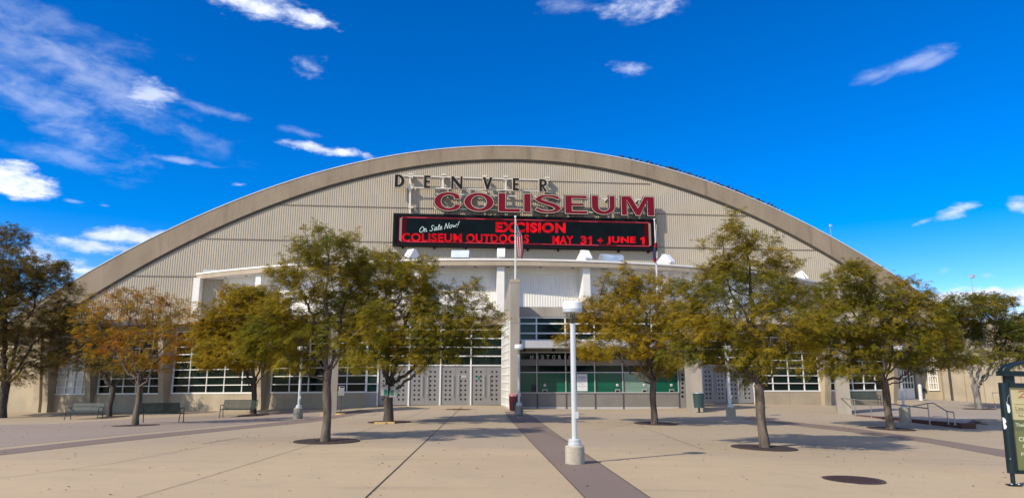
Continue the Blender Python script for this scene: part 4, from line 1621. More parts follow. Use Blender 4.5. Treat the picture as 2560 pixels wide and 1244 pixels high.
cols = [1300, 1343.5, 1416, 1488.5, 1558.5, 1627, 1698]
uc = [TW.u(p, 990) for p in cols]
mb = MB()
TW.sheet(mb, 0, uc[-1], -.8, tz(1016), -.02, 0)
for a, b in zip(uc[:-1], uc[1:]):
    TW.bar(mb, a + .03, b - .03, tz(1016) + .01, tz(982), -.03, .02, 0)
    TW.bar(mb, a + .03, b - .03, tz(1022), tz(1016), -.03, .012, 1)
mb.build('lower_panel', [M_['panel'], M_['panel_lt']], booth)
mb = MB()
for u in uc:
    TW.bar(mb, u - .045, u + .045, -.7, tz(982), -.02, .035, 1)
    TW.bar(mb, u - .05, u - .005, tz(981), tz(879), -.02, .065, 0)
    TW.bar(mb, u - .004, u + .05, tz(981), tz(879), -.02, .05, 1)
for y, t in ((980.6, .05), (930, .055), (880.5, .05)):
    TW.bar(mb, uc[0], uc[-1], tz(y) - t / 2, tz(y) + t / 2, -.025, .07, 0)
mb.build('mullion_frame', [M_['panel_lt'], M_['darkmetal']], booth)
mb = MB()
for i, (a, b) in enumerate(zip(uc[:-1], uc[1:])):
    mb2 = MB()
    TW.sheet(mb2, a, b, tz(981), tz(930), -.01)
    wn = mb2.build('window', M_['paleglass'] if i == 4 else M_['greenglass'], booth, 'pale washed-out green window' if i == 4 else None)
    if i in (1, 3, 4, 5):
        cx = {1: 1362, 3: 1543.5, 4: 1610.5, 5: 1678.5}[i]
        u, z = TW.hit(cx, 962)
        s_ = MB()
        s_.lathe([(.0001, .03), (.05, .03), (.085, .012), (.085, 0)], 16, (0, 0, 0), 0)
        V = [TW.p(u + p[0], .0 + p[2], z + p[1]) for p in s_.v]
        s_.v = V
        s_.build('speak_hole', M_['panel_lt'], wn)
        s_ = MB()
        TW.bar(s_, u - .14, u + .14, tz(980), tz(980) + .18, -.005, .03, 0)
        TW.bar(s_, u - .11, u + .11, tz(980), tz(980) + .14, -.005, .034, 1)
        s_.build('tray', [M_['panel_lt'], M_['hole']], wn)
for a, b in zip(uc[:-1], uc[1:]):
    mb2 = MB(); TW.sheet(mb2, a, b, tz(930), tz(913), -.01); mb2.build('window', M_['glass'], booth)
    mb2 = MB(); TW.sheet(mb2, a, b, tz(897.5), tz(880), -.01); mb2.build('window', M_['glass'], booth)
mb = MB()
TW.bar(mb, uc[0], uc[-1], tz(913), tz(897.5), -.03, .02, 0)
mb.build('grey_band', M_['panel'], booth)
mb = MB()
TW.sheet(mb, 0, uc[-1], tz(880), tz(869), .02)
TW.bar(mb, 0, uc[-1], tz(878), tz(876), .02, .06)
mb.build('soffit_panel', M_['panel'], booth)
# awning
mb = MB()
aw0 = 1.5
za, zc = TW.z(1400, 869, aw0), TW.z(1400, 850.5, aw0)
mb.obox(TW.p(.05, -.6, za), TW.d * (TW.len - .2), TW.n * (aw0 + .6), (0, 0, zc - za))
mb.build('awning', M_['panel_lt'], booth)
mb = MB()
for px in (1310, 1384, 1460, 1532, 1600):
    u = TW.u(px, 874, .7)
    TW.bar(mb, u - .09, u + .09, za - .16, za - .01, .5, .75)
mb.build('lamp_can', M_['black'], booth)
for ch, px in zip('HISTORICD', (1329.2, 1343.6, 1356.2, 1369.5, 1384, 1398.8, 1412, 1424.5, 1450.5)):
    mb = MB()
    hw = .035 if ch == 'I' else .085
    u = TW.u(px, 892)
    z0, z1 = tz(897), tz(887)
    text_on(mb, ch, TW.p(u - hw, .11, z1), TW.p(u + hw, .11, z1), TW.p(u + hw, .11, z0), TW.p(u - hw, .11, z0), 0, .015)
    TW.bar(mb, u - .008, u + .008, z0 - .03, z0 + .02, .06, .108)
    mb.build('letter', M_['letters'], booth)
# upper windows and concrete head
UW = Wall(pt(1299, 820, 41.3), pt(1716, 820, 41.6))
mb = MB()
zu = [UW.z(1370, y) for y in (849.5, 832.5, 808.5, 793.5)]
us_ = [UW.u(p, 820) for p in (1299, 1341, 1412.7, 1485, 1556, 1628, 1700)]
for z in zu: UW.bar(mb, us_[0], us_[-1], z - .04, z + .04, -.03, .07)
for u in us_: UW.bar(mb, u - .04, u + .04, zu[0], zu[-1], -.028, .06)
up = mb.build('window', M_['frame'], booth)
for i, (a, b) in enumerate(zip(us_[:-1], us_[1:])):
    mb = MB(); UW.sheet(mb, a, b, zu[0], zu[-1], -.01)
    mb.build('pane', M_['tealglass'] if i in (0,) else M_['glass'], up)
mb = MB()
zh = UW.z(1370, 767)
UW.bar(mb, 0, us_[-1] + .4, zu[-1] + .04, zh, -6.5, .12)
UW.bar(mb, us_[-1], us_[-1] + .4, -.5, zu[-1] + .04, -.5, .12)
UW.bar(mb, 0, us_[-1], zc - .05, zu[0] - .04, -.3, .05)
mb.build('head_wall', M_['conc_grey'], booth)
# perforated end panel
mb = MB()
u0, u1 = TW.u(1699.5), TW.u(1713)
TW.bar(mb, u0, u1, -.7, tz(879), -.05, .02)
for y in (936, 947, 957.5, 968.5, 979.5, 990):
    u, z = TW.hit(1706, y)
    mb.add([TW.p(u + .075 * math.cos(t), .024, z + .075 * math.sin(t)) for t in np.linspace(0, 2 * math.pi, 15)[:-1]], [tuple(range(14))], 1)
mb.build('perforated_panel', [M_['steel'], M_['hole']], booth)
# notices in the windows
def notice(px0, px1, py0, py1, m, label, lines, ink='ink'):
    u0, u1 = TW.u(px0, 955, .02), TW.u(px1, 955, .02)
    z0, z1 = tz(py1), tz(py0)
    mb = MB()
    TW.sheet(mb, u0, u1, z0, z1, .006, 0)
    for (y, a, b, t) in lines:
        zz = z1 + (z0 - z1) * y
        TW.sheet(mb, u0 + (u1 - u0) * a, u0 + (u1 - u0) * b, zz - t * (z1 - z0), zz, .009, 1)
    tag(mb.build('notice', [M_[m], M_[ink]]), label, 'notice')


notice(1442.5, 1468.5, 934, 976.5, 'paper', 'tall white printed notice taped inside a green ticket window', [
    (.05, .06, .12, .02), (.13, .14, .86, .012), (.165, .10, .90, .012), (.20, .08, .92, .012), (.235, .08, .92, .012), (.27, .2, .78, .012),
    (.35, .08, .85, .008), (.38, .08, .85, .008), (.46, .08, .88, .008), (.49, .08, .88, .008), (.52, .08, .5, .008), (.57, .08, .92, .006),
    (.60, .35, .65, .012), (.70, .1, .9, .008), (.73, .1, .85, .008), (.80, .36, .64, .012)])
notice(1329, 1341, 961.5, 978, 'black', 'small dark printed card in the corner of the leftmost ticket window', [(.2, .12, .88, .03), (.5, .2, .7, .02), (.8, .3, .6, .06)], 'panel')
notice(1564, 1575, 939, 958, 'paleglass', 'faint pale sheet behind the washed-out ticket window', [(.1, .2, .8, .02), (.3, .1, .9, .02), (.5, .1, .9, .02), (.7, .1, .9, .02)], 'panel')


# ------------------------------------------------------------------ concrete fins
def fin(px0, px1, pyb, Y, length, ztop, zback, ang, label, m='conc_grey'):
    a, b = pt(px0, pyb, Y), pt(px1, pyb, Y)
    wdt = np.linalg.norm(b - a)
    c = (a + b) / 2
    base = np.array([c[0], c[1], gz(c[0], c[1])])
    o = thing('concrete_fin', base, label, 'concrete fin', None, ang)
    local(o)
    mb = MB()
    h = ztop - base[2]
    hb = zback - base[2]
    prof = [(-wdt / 2, 0, -.5), (-wdt / 2, 0, h), (-wdt / 2, .25, h), (-wdt / 2, length, hb), (-wdt / 2, length, -.5)]
    mb.prism(prof, (wdt, 0, 0))
    mb.box((0, length * .5, h * .66), (wdt + .012, length + .01, .02), 0, 1)
    mb.build('shaft', [M_[m], M_['seam']], o)
    mb = MB()
    mb.prism([(-wdt / 2 - .02, -.02, h - .16), (-wdt / 2 - .02, -.02, h + .02), (-wdt / 2 - .02, .26, h + .02), (-wdt / 2 - .02, .36, h - .16)], (wdt + .04, 0, 0))
    mb.build('cap', M_['fascia'], o)
    return o


ZF = zat(699, 38.5)
fin(1276, 1299, 1024, 38.4, 4.4, ZF, zat(760, 43), YAW, 'tall grey concrete fin with sloping top carrying the striped flag pole')
c = at(829, 1036)
fin(818, 840, 1036, c[1], 3.0, 4.4, 3.6, R(14), 'grey concrete fin behind the forked tree left of the doors')
c = at(1738, 1028)
fin(1717, 1758, 1028, c[1], 2.2, 5.2, 4.0, R(-16), 'broad pale concrete fin beside the round green litter bin')
c = att(2115, 1033)
fin(2096, 2128, 1033, c[1], 2.2, 5.4, 4.4, R(-24), 'pale concrete fin at the top of the handrail on the right')

# ------------------------------------------------------------------ terrace, kerb wall and steps on the right
def build_terrace():
    c0, c1 = onZ(2140, 1037, TZ), onZ(2403, 1058, TZ)
    c2 = onZ(2439, 1058.5, TZ)
    s0, s1 = onZ(2437, 1047, TZ), onZ(2560, 1047, TZ)
    far = [np.array([75, 28, TZ]), np.array([75, 53, TZ]), np.array([26, 52.5, TZ]), np.array([21.5, 47, TZ])]
    edge = [c0, c1, c2, s0, s1 + (s1 - s0) * 3] + far
    mb = MB()
    P = [np.array([p[0], p[1], TZ]) for p in edge]
    mb.add(P, tri_poly(P))
    for i in range(3, 4):
        a, b = P[i], P[i + 1]
        d = np.array([0, 0, 1.2])
        mb.quad(a - d, b - d, b, a)
    tag(mb.build('terrace', M_['terrace']), kind='structure')
    # kerb wall, slightly proud of the terrace
    mb = MB()
    d = (P[1] - P[0]) / np.linalg.norm(P[1] - P[0])
    n = np.array([d[1], -d[0], 0])
    if n[0] > 0: n = -n
    kw = .04
    A, B, Cc = P[0] + n * .003, P[1] + n * .003, P[2]
    top = np.array([0, 0, .012]); dn = np.array([0, 0, -1.0])
    mb.quad(A + dn, B + dn, B + top, A + top)
    mb.quad(B + dn, Cc + dn, Cc + top, B + top)
    i1 = -n * .28
    mb.quad(A + top, B + top, B + top + i1 * .9, A + top + i1)
    mb.quad(B + top, Cc + top, P[3] + top, B + top + i1 * .9)
    mb.quad(Cc + dn, P[3] + dn, P[3] + top, Cc + top)
    tag(mb.build('kerb_wall', M_['brick']), 'low reddish kerb wall holding the raised terrace beside the handrails', 'kerb wall')
    # two steps down to the plaza
    a, b = P[3], P[4]
    t = (b - a) / np.linalg.norm(b - a)
    f = np.array([t[1], -t[0], 0])
    if f[1] > 0: f = -f
    gl = gz(*(a + f * 1.0)[:2])
    h = (TZ - gl) / 3
    mb = MB()
    for k in range(1, 3):
        z = TZ - h * k
        mb.obox(np.array([a[0], a[1], -1.2]) + f * (.40 * (k - 1)), t * np.linalg.norm(b - a), f * .40, (0, 0, z + 1.2))
    tag(mb.build('steps', M_['terrace']), kind='structure')
    return P


TP = build_terrace()
# ramp apron up to the side door
mb = MB()
q = [onZ(2230, 1003, TZ), onZ(2360, 1003, TZ)]
dz = zb3
mb.add([R3.p(ua - .6, .05, dz), R3.p(ub + .6, .05, dz), R3.p(ub + 2.6, 6.5, TZ + .004), R3.p(ua - 2.6, 6.5, TZ + .004), R3.p(ua - .6, .05, TZ - .1), R3.p(ub + .6, .05, TZ - .1)],
       [(3, 2, 1, 0), (3, 0, 4), (2, 5, 1)])
tag(mb.build('door_ramp', M_['terrace']), kind='structure')


def poly_rail(name, label, top_pts, posts, m='handrail', mid=None):
    o = thing(name, posts[0][0], label, 'handrail', 'handrails by the terrace steps')
    mb = MB(); mb.tube(top_pts, .024, 8); mb.build('top_rail', M_[m], o)
    for a, b in posts:
        mb = MB(); mb.tube([a, b], .022, 8); mb.lathe([(.06, 0), (.06, .012), (.0001, .012)], 10, a, 0); mb.build('post', M_[m], o)


pts, posts = [], []
d01 = TP[1] - TP[0]
for (px, py, tpx, tpy) in [(2103, 1033, 2096.6, 994), (2139, 1038, 2133, 997.5), (2179, 1043, 2175, 1003), (2229, 1050, 2223, 1008.5), (2278, 1057, 2272, 1014.5), (2325, 1061.5, 2319, 1020)]:
    b = onZ(px, py - .5, TZ)
    d = ray(tpx, tpy); d = d * (b[1] / d[1]); tpt = CAM + d
    tpt[0] = b[0]
    posts.append((b, tpt)); pts.append(tpt)
poly_rail('handrail', 'long steel handrail following the top of the reddish kerb wall', pts, posts)
pts, posts = [], []
for (tpx, tpy, px, py, zz) in [(2281, 1014.5, None, None, 0), (2319, 1007.5, 2325, 1056, TZ), (2334, 1007, None, None, 0), (2367, 1027, 2371, 1070, -.42), (2384, 1029.5, 2387, 1054.5, TZ)]:
    Y = {2281: 30.3, 2319: 29.9, 2334: 29.7, 2367: 28.1, 2384: 27.6}[int(tpx)]
    tp_ = onY(tpx, tpy, Y); pts.append(tp_)
    if px:
        b = np.array([tp_[0], tp_[1], TZ]); posts.append((b, tp_))
poly_rail('handrail', 'bent steel stair rail dropping beside the terrace steps', pts, posts)
a, b = att(2490, 1022), att(2560, 1021)
poly_rail('handrail', 'square-ended grey rail at the right edge behind the poster shelter', [a, a + np.array([-.1, 0, .95]), b + np.array([.5, 0, .95]), b + np.array([.5, 0, 0])], [(a, a + np.array([-.02, 0, .2]))])


# ------------------------------------------------------------------ street lamps
def make_lamp(loc, label):
    o = thing('street_lamp', loc, label, 'street lamp', 'drum-headed plaza lamps')
    local(o)
    mb = MB()
    mb.lathe([(.195, -.12), (.195, .335), (.18, .352), (.0001, .352)], 32)
    mb.build('footing', M_['base'], o)
    mb = MB()
    mb.lathe([(.135, .352), (.135, .405), (.12, .42), (.125, .43), (.125, .47), (.10, .485), (.05, .487)], 28)
    mb.build('collar', M_['pole'], o)
    mb = MB()
    mb.tube([(0, 0, .48), (0, 0, 2.76)], .056, 24)
    mb.lathe([(.060, 2.755), (.060, 2.79), (.0001, 2.79)], 24)
    mb.box((.045, -.048, .95), (.075, .03, .13))
    mb.build('pole', M_['pole'], o)
    mb = MB()
    for k in range(4):
        a = math.pi / 4 + k * math.pi / 2
        mb.tube([(.042 * math.cos(a), .042 * math.sin(a), 2.78), (.055 * math.cos(a), .055 * math.sin(a), 3.03)], .007, 6)
    mb.tube([(0, 0, 2.78), (0, 0, 3.0)], .011, 6)
    mb.build('rods', M_['darkmetal'], o)
    mb = MB()
    mb.lathe([(.0001, 3.015), (.17, 3.015), (.208, 3.03), (.208, 3.10), (.20, 3.102)], 36, (0, 0, 0), 1)
    mb.lathe([(.202, 3.10), (.202, 3.225), (.192, 3.245), (.17, 3.255), (.0001, 3.258)], 36)
    mb.build('lamp_head', [M_['lampwhite'], M_['lampgrey']], o)
    return o


L1 = make_lamp(at(1437.5, 1158), 'large white drum-headed lamp on a pale round footing, in front of the ticket booth')
L_far = copy_tree(L1, at(1297.5, 1039), label='drum-headed lamp on a dark stained footing beside the maroon bin')
L_left = copy_tree(L1, at(745, 1046), label='drum-headed lamp on a blotchy footing between the bench and the forked tree')
L_mid = copy_tree(L1, at(1828, 1044), label='drum-headed lamp in front of the perforated doors right of the green bin')
L_bin = copy_tree(L1, at(1754, 1019), label='drum-headed lamp directly behind the round green bin')
L_ter = copy_tree(L1, att(2263, 1048.5), label='drum-headed lamp on the raised terrace between handrail and side door')
for l, sx, sz, m in [(L_far, 1.0, 1.35, 'basedirty'), (L_left, 1.06, 1.38, 'basedirty'), (L_mid, 1.1, 1.38, None), (L_ter, 1.12, 1.5, None), (L_bin, 1.0, 1.3, None)]:
    for ch in l.children:
        if ch.name.startswith('footing'):
            ch.scale = (sx, sx, sz)
            if m:
                ch.data = ch.data.copy(); ch.data.materials[0] = M_[m]
        elif ch.name.startswith('collar'):
            ch.location.z = .352 * (sz - 1)


# ------------------------------------------------------------------ benches
def make_bench(loc, rz, label):
    o = thing('park_bench', loc, label, 'bench', 'strap benches on the plaza', rz)
    local(o)
    W = 1.75
    back = [(-.02, .42), (.04, .50), (.10, .62), (.15, .76), (.20, .86), (.235, .875)]       # (y, z) of the back curve
    seat = [(-.46, .40), (-.44, .43), (-.36, .435), (-.20, .42), (-.04, .405)]
    n = 36
    for nm, prof in (('backrest', back), ('seat', seat)):
        mb = MB()
        for k in range(n):
            x = -W / 2 + .03 + (W - .06) * (k + .5) / n
            for (y0, z0), (y1, z1) in zip(prof[:-1], prof[1:]):
                v = np.array([0, y1 - y0, z1 - z0]); t = np.array([0, -(z1 - z0), y1 - y0]); t = t / np.linalg.norm(t) * .006
                mb.obox((x - .018, y0, z0), (.036, 0, 0), v, t)
        for (y, z) in (prof[0], prof[-1]):
            mb.tube([(-W / 2, y, z), (W / 2, y, z)], .017, 6)
        mb.build(nm, M_['bench'], o)
    for s in (-1, 1):
        x = s * W / 2
        mb = MB()
        mb.tube([(x, -.50, 0), (x, -.455, .41), (x, -.47, .58), (x, -.44, .635), (x, -.38, .65), (x, -.1, .63), (x, .10, .60)], .020, 8)
        mb.tube([(x, .10, 0), (x, -.02, .40), (x, .10, .62), (x, .22, .87)], .020, 8)
        mb.tube([(x, -.455, .41), (x, -.02, .40)], .020, 8)
        for y in (-.50, .10): mb.box((x, y, .008), (.08, .08, .016))
        mb.build('side_frame', M_['bench'], o)
    return o


B1 = make_bench(at(397, 1056), math.pi + R(6), 'dark green slatted bench seen from behind, beside the orange tree')
p = at(214, 1046.5); B2 = copy_tree(B1, p, R(4), 'green-grey slatted bench facing the plaza in front of the white panes')
p = at(598, 1041); B3 = copy_tree(B1, p, R(6), 'green-grey slatted bench with a tree trunk right behind it')
p = att(2162, 1011.5); B4 = copy_tree(B1, p, R(-8), 'dark slatted bench against the wall on the raised terrace')

# ------------------------------------------------------------------ bins, pay box, bollards
p = at(1748, 1030)
o = thing('litter_bin', p, 'round green slatted litter bin on a short stem by the broad fin', 'litter bin')
local(o)
mb = MB()
for k in range(28):
    a = k * 2 * math.pi / 28
    ca, sa = math.cos(a), math.sin(a)
    r0, r1 = .235, .285
    t = np.array([-sa, ca, 0]) * .024
    lo, hi = np.array([r0 * ca, r0 * sa, .24]), np.array([r1 * ca, r1 * sa, .98])
    mb.obox(lo - t, t * 2, np.array([ca, sa, 0]) * .01, hi - lo)
for z, r in ((.25, .24), (.97, .287)):
    mb.tube([(r * math.cos(a), r * math.sin(a), z) for a in np.linspace(0, 2 * math.pi, 29)], .014, 6, cap=False)
mb.build('basket', M_['can'], o)
mb = MB(); mb.lathe([(.0001, .26), (.215, .26), (.25, .93), (.262, .965), (.28, .99), (.25, .985)], 28); mb.build('liner', M_['panel'], o)
mb = MB(); mb.tube([(0, 0, .0), (0, 0, .26)], .05, 12); mb.lathe([(.15, -.02), (.15, .015), (.0001, .015)], 16); mb.build('stem', M_['black'], o)
mb = MB(); mb.lathe([(.286, .975), (.295, .99), (.286, 1.005), (.262, 1.0)], 28); mb.build('rim', M_['galv'], o)

p = at(1284.5, 1028)
o = thing('litter_bin', p, 'maroon and charcoal litter bin with pink liner against the tall fin', 'litter bin', None, R(8))
local(o)
mb = MB()
mb.lathe([(.20, .06), (.205, .10), (.235, .80), (.24, .84)], 20)
for k in range(24):
    a = k * 2 * math.pi / 24
    mb.obox((.215 * math.cos(a) - .012, .215 * math.sin(a) - .012, .08), (.024, 0, 0), (0, .024, 0), (.028 * math.cos(a), .028 * math.sin(a), .72), 0)
mb.build('body', M_['maroon'], o)
mb = MB()
for k in range(8):
    a = R(-110) + k * R(20)
    mb.obox((.235 * math.cos(a) - .018, .235 * math.sin(a) - .018, .12), (.036, 0, 0), (0, .036, 0), (.018 * math.cos(a), .018 * math.sin(a), .42), 0)
mb.build('lower_slats', M_['maroondk'], o)
mb = MB(); mb.lathe([(.0001, 0), (.17, 0), (.19, .07), (.0001, .07)], 16); mb.build('foot', M_['panel'], o)
mb = MB()
rr = [(.252 + .012 * math.sin(k * 2.7), .83 + .02 * math.sin(k * 1.9)) for k in range(24)]
P0 = [(r * math.cos(k * math.pi / 12), r * math.sin(k * math.pi / 12), z - .04) for k, (r, z) in enumerate(rr)]
P1 = [(r * 1.02 * math.cos(k * math.pi / 12), r * 1.02 * math.sin(k * math.pi / 12), z + .06) for k, (r, z) in enumerate(rr)]
P2 = [(r * .8 * math.cos(k * math.pi / 12), r * .8 * math.sin(k * math.pi / 12), z + .09) for k, (r, z) in enumerate(rr)]
for A, B in ((P0, P1), (P1, P2)):
    mb.add(A + B, [(k, (k + 1) % 24, 24 + (k + 1) % 24, 24 + k) for k in range(24)], 0, True)
mb.add(P2, [tuple(range(24))])
mb.build('bin_liner', M_['bag'], o)

p = at(851, 1035.5)
o = thing('pay_box', p, 'small grey box on a thin post with orange-rimmed base beside the grey fin', 'post box', None, R(20))
local(o)
mb = MB(); mb.tube([(0, 0, 0), (0, 0, 1.0)], .025, 10); mb.build('post', M_['darkmetal'], o)
mb = MB()
mb.prism([(-.13, -.13, .95), (-.13, .13, .95), (-.13, .13, 1.42), (-.13, -.02, 1.42), (-.13, -.13, 1.30)], (.26, 0, 0))
mb.build('box', M_['midmetal'], o)
mb = MB(); mb.box((0, -.10, 1.372), (.2, .012, .07)); mb.build('slot', M_['flagblue'], o)
mb = MB(); mb.lathe([(.25, -.02), (.25, .04), (.21, .06), (.0001, .06)], 20); mb.build('base_ring', M_['orange'], o)

for px, py, lab in [(2236.5, 1001.5, 'white bollard left of the glazed side door'), (2303, 999, 'white bollard right of the glazed side door')]:
    q = onY(px, py, 48.8 if px < 2260 else 48.6)
    o = thing('bollard', q, lab, 'bollard', 'white bollards at the side door')
    local(o)
    mb = MB(); mb.lathe([(.12, -.5), (.12, 1.0), (.105, 1.05), (.06, 1.085), (.0001, 1.095)], 20); mb.build('post', M_['bollard'], o)

# ------------------------------------------------------------------ tree pits, manhole
def pit(px, py, r, label, m='pit'):
    p = at(px, py) if px < 2300 else att(px, py)
    o = thing('tree_grate', p, label, 'tree grate', 'round tree grates')
    local(o)
    mb = MB()
    n = 40
    nx, ny = (gz(p[0] + .5, p[1]) - gz(p[0] - .5, p[1])), (gz(p[0], p[1] + .5) - gz(p[0], p[1] - .5))
    if px > 2300: nx = ny = 0

    def q(rad, a, h): x, y = rad * math.cos(a), rad * math.sin(a); return (x, y, nx * x + ny * y + h)
    A = [k * 2 * math.pi / n for k in range(n)]
    for r0, r1, h0, h1 in ((r + .01, r, -.01, .022), (r, r * .36, .022, .022), (r * .36, r * .355, .022, .010)):
        mb.add([q(r0, a, h0) for a in A] + [q(r1, a, h1) for a in A], [(k, (k + 1) % n, n + (k + 1) % n, n + k) for k in range(n)])
    mb.build('grate', M_[m], o)
    mb = MB(); mb.add([q(r * .355, a, .012) for a in A], [tuple(range(n))]); mb.build('soil', M_['soil'], o)
    return p


pit(817, 1102.5, .86, 'round tree grate under the forked tree in the left foreground')
pit(974, 1054.5, .85, 'round tree grate under the tree with the strapped metal boxes')
pit(340, 1063, .85, 'round tree grate under the orange tree')
pit(1640, 1058.5, .85, 'round tree grate under the slim tree in front of the ticket booth')
pit(1910, 1119, .83, 'round tree grate under the tall pointed tree on the right')
pit(2228, 1071.5, .85, 'round tree grate under the broad tree beside the kerb wall')
pit(285, 1041, .85, 'round tree grate between two benches on the left')
pit(633, 1037, .85, 'round tree grate behind the bench below the golden tree')
pit(2449, 1022, .85, 'round tree grate on the terrace under the rightmost tree')

p = at(2130, 1199)
o = thing('manhole_cover', p, 'round dark reddish manhole cover in the paving at lower right', 'manhole cover')
local(o)
mb = MB(); mb.lathe([(.475, -.01), (.475, .012), (.43, .014), (.0001, .014)], 48)
for k in range(-5, 6):
    l = math.sqrt(max(0, .40 ** 2 - (k * .075) ** 2))
    mb.box((0, k * .075, .018), (2 * l, .03, .008))
mb.build('lid', M_['manhole'], o)
mb = MB()
mb.add([(r * math.cos(a), r * math.sin(a), .008) for r in (.535, .472) for a in np.linspace(0, 2 * math.pi, 49)[:-1]], [(k, (k + 1) % 48, 48 + (k + 1) % 48, 48 + k) for k in range(48)])
mb.build('rim', M_['joint'], o)


# ------------------------------------------------------------------ poster shelter at the right edge
def build_shelter():
    Y = 12.35
    b0 = onY(2533, 1212, Y)
    rz = R(-4)
    o = thing('poster_shelter', b0, 'dark teal poster kiosk with peeling white sticker and domed roof, cut by the right edge', 'poster kiosk', None, rz)
    local(o)
    k = Y / FPX / 1.0          # metres per source pixel, near enough
    H = lambda py: zat(py, Y, 2533) - b0[2]
    x0, x1 = -.069, 1.40       # post outer edge, far edge of the cabinet
    zb_, zt_ = H(1182), H(955.5)
    # frame: two rounded uprights, rails top and bottom
    x0, x1 = -.033, 1.40
    o.rotation_euler = (0, R(1.7), rz)
    for xa, xb in ((x0 - .02, x0 + .118), (x1 - .118, x1 + .02)):
        mb = MB()
        prof = []
        for t in np.linspace(0, math.pi, 11):
            prof.append(((xa + xb) / 2 - (xb - xa) / 2 * math.cos(t), -.02 - .05 * math.sin(t)))
        prof += [(xb, .05), (xa, .05)]
        mb.prism([(x, y, zb_) for x, y in prof], (0, 0, zt_ - zb_), sm=False)
        mb.build('upright', M_['teal'], o)
    mb = MB()
    mb.box(((x0 + x1) / 2, 0, zt_ - .04), (x1 - x0 - .232, .1, .08))
    mb.box(((x0 + x1) / 2, 0, zb_ + .03), (x1 - x0 - .232, .1, .06))
    mb.box(((x0 + x1) / 2, .03, (zb_ + zt_) / 2), (x1 - x0 - .232, .04, zt_ - zb_ - .1))
    mb.build('cabinet', M_['teal'], o)
    # legs with foot plates
    for x in (.004, x1 - .04):
        mb = MB()
        mb.tube([(x, 0, 0), (x, 0, zb_ + .02)], .036, 12)
        mb.prism([(x - .10, -.06, .0), (x + .12, -.06, .0), (x + .12, .06, .0), (x - .10, .06, .0)], (0, 0, .018))
        lg = mb.build('leg', M_['teal'], o)
        for s in (-.045, .075):
            mb = MB()
            mb.lathe([(.013, .018), (.013, .03), (.0001, .032)], 8, (x + s, -.03, 0))
            mb.build('bolt', M_['lampwhite'], lg)

    def X(px, py): return (px - 2533 + (1212 - py) * .104) * .00716
    # poster, in three colour fields
    px0, px1 = x0 + .116, x1 - .116
    z = [zb_ + .06, H(1075), H(1047), zt_ - .08]
    mb = MB()
    for a, b, mi in ((z[0], z[1], 2), (z[1], z[2], 1), (z[2], z[3], 0)):
        mb.quad((px0, -.012, a), (px1, -.012, a), (px1, -.012, b), (px0, -.012, b), mi)
    po = mb.build('poster', [M_['posterbeige'], M_['posterdark'], M_['postergreen']], o)

    def txt(s, l, r, t, b, m, bold):
        mb = MB()
        text_on(mb, s, (X(l, t), -.016, H(t)), (X(r, t), -.016, H(t)), (X(r, t), -.016, H(b)), (X(l, t), -.016, H(b)), 0, bold)
        mb.build('lettering', M_[m], po)
    txt('Learn', 2535.5, 2566, 1013, 1025, 'posterbrown', .0)
    txt('Educa', 2543, 2566, 1034, 1039.5, 'posterbrown', .01)
    txt('TheLearn', 2536, 2576, 1055.5, 1064, 'postertext', .03)
    txt('Class', 2543, 2573, 1089.5, 1101, 'postertext', .03)
    txt('an', 2553, 2567, 1108.5, 1117, 'postertext', .03)
    txt('FRE', 2549.5, 2568, 1128.5, 1137, 'postertext', .03)
    mb = MB()
    for pts in ([(2541, 977), (2550, 974), (2562, 978), (2552, 982), (2543, 991), (2542, 991.5), (2552, 989), (2564, 994)],):
        mb.tube([(X(a, b), -.016, H(b)) for a, b in pts], .008, 6)
    mb.build('emblem', M_['posterred'], po)
    for (l, r, y) in ((2533, 2580, 1008.5), (2536, 2580, 1029.5)):
        mb = MB()
        mb.quad((X(l, y), -.015, H(y + .5)), (X(r, y), -.015, H(y + .5)), (X(r, y), -.015, H(y - .5)), (X(l, y), -.015, H(y - .5)))
        mb.build('rule_line', M_['posterbrown'], po)
    # torn stickers hug the rounded face
    xm, xr = x0 + .049, .069

    def face(x): return -.02 - .05 * math.sqrt(max(0, 1 - ((x - xm) / xr) ** 2)) - .004
    tear = [(2515, 985), (2521.5, 977.5), (2522, 979), (2521.6, 992), (2524, 1013.5), (2517, 1013), (2519, 1026), (2516.5, 1031), (2513, 1029), (2509.5, 1005), (2511, 1002), (2512, 990), (2514.5, 988)]
    mb = MB()
    P = [(X(a, b), face(X(a, b)), H(b)) for a, b in tear]
    mb.add(P, tri_poly([(p[0], p[2]) for p in P]))
    mb.build('torn_sticker', M_['torn'], o)
    tear = [(2503, 1042), (2509, 1045), (2511, 1053), (2510, 1058), (2512.5, 1066), (2511, 1072), (2507, 1071), (2505, 1058)]
    mb = MB()
    P = [(X(a, b), face(max(X(a, b), xm - xr * .97)), H(b)) for a, b in tear]
    mb.add(P, tri_poly([(p[0], p[2]) for p in P]))
    mb.build('torn_sticker', M_['torn'], o)
    mb = MB()
    x, zz = X(2521, 1145), H(1145)
    mb.quad((x - .006, face(x), zz - .007), (x + .007, face(x), zz - .006), (x + .006, face(x), zz + .008), (x - .007, face(x), zz + .006))
    mb.build('torn_sticker', M_['torn'], o)
    # roof: posts, double-lipped eave and barrel dome
    ze, zd = H(938.5), H(926.5)
    mb = MB()
    for x in (x0 + .14, x1 - .14):
        mb = MB(); mb.box((x, .0, (zt_ + ze) / 2), (.16, .08, ze - zt_ + .06)); mb.build('roof_post', M_['teal'], o)
    mb = MB()
    cx = (x0 + x1) / 2
    wdt = x1 - x0 + .01
    for zz, t in ((ze, .035), (ze + (zd - ze) * .5, .035)):
        mb.box((cx, .0, zz + t / 2), (wdt, .22, t))
    mb.box((cx, .0, ze + (zd - ze) * .62), (wdt - .03, .19, (zd - ze) * .9))
    mb.build('eave', M_['teal'], o)
    mb = MB()
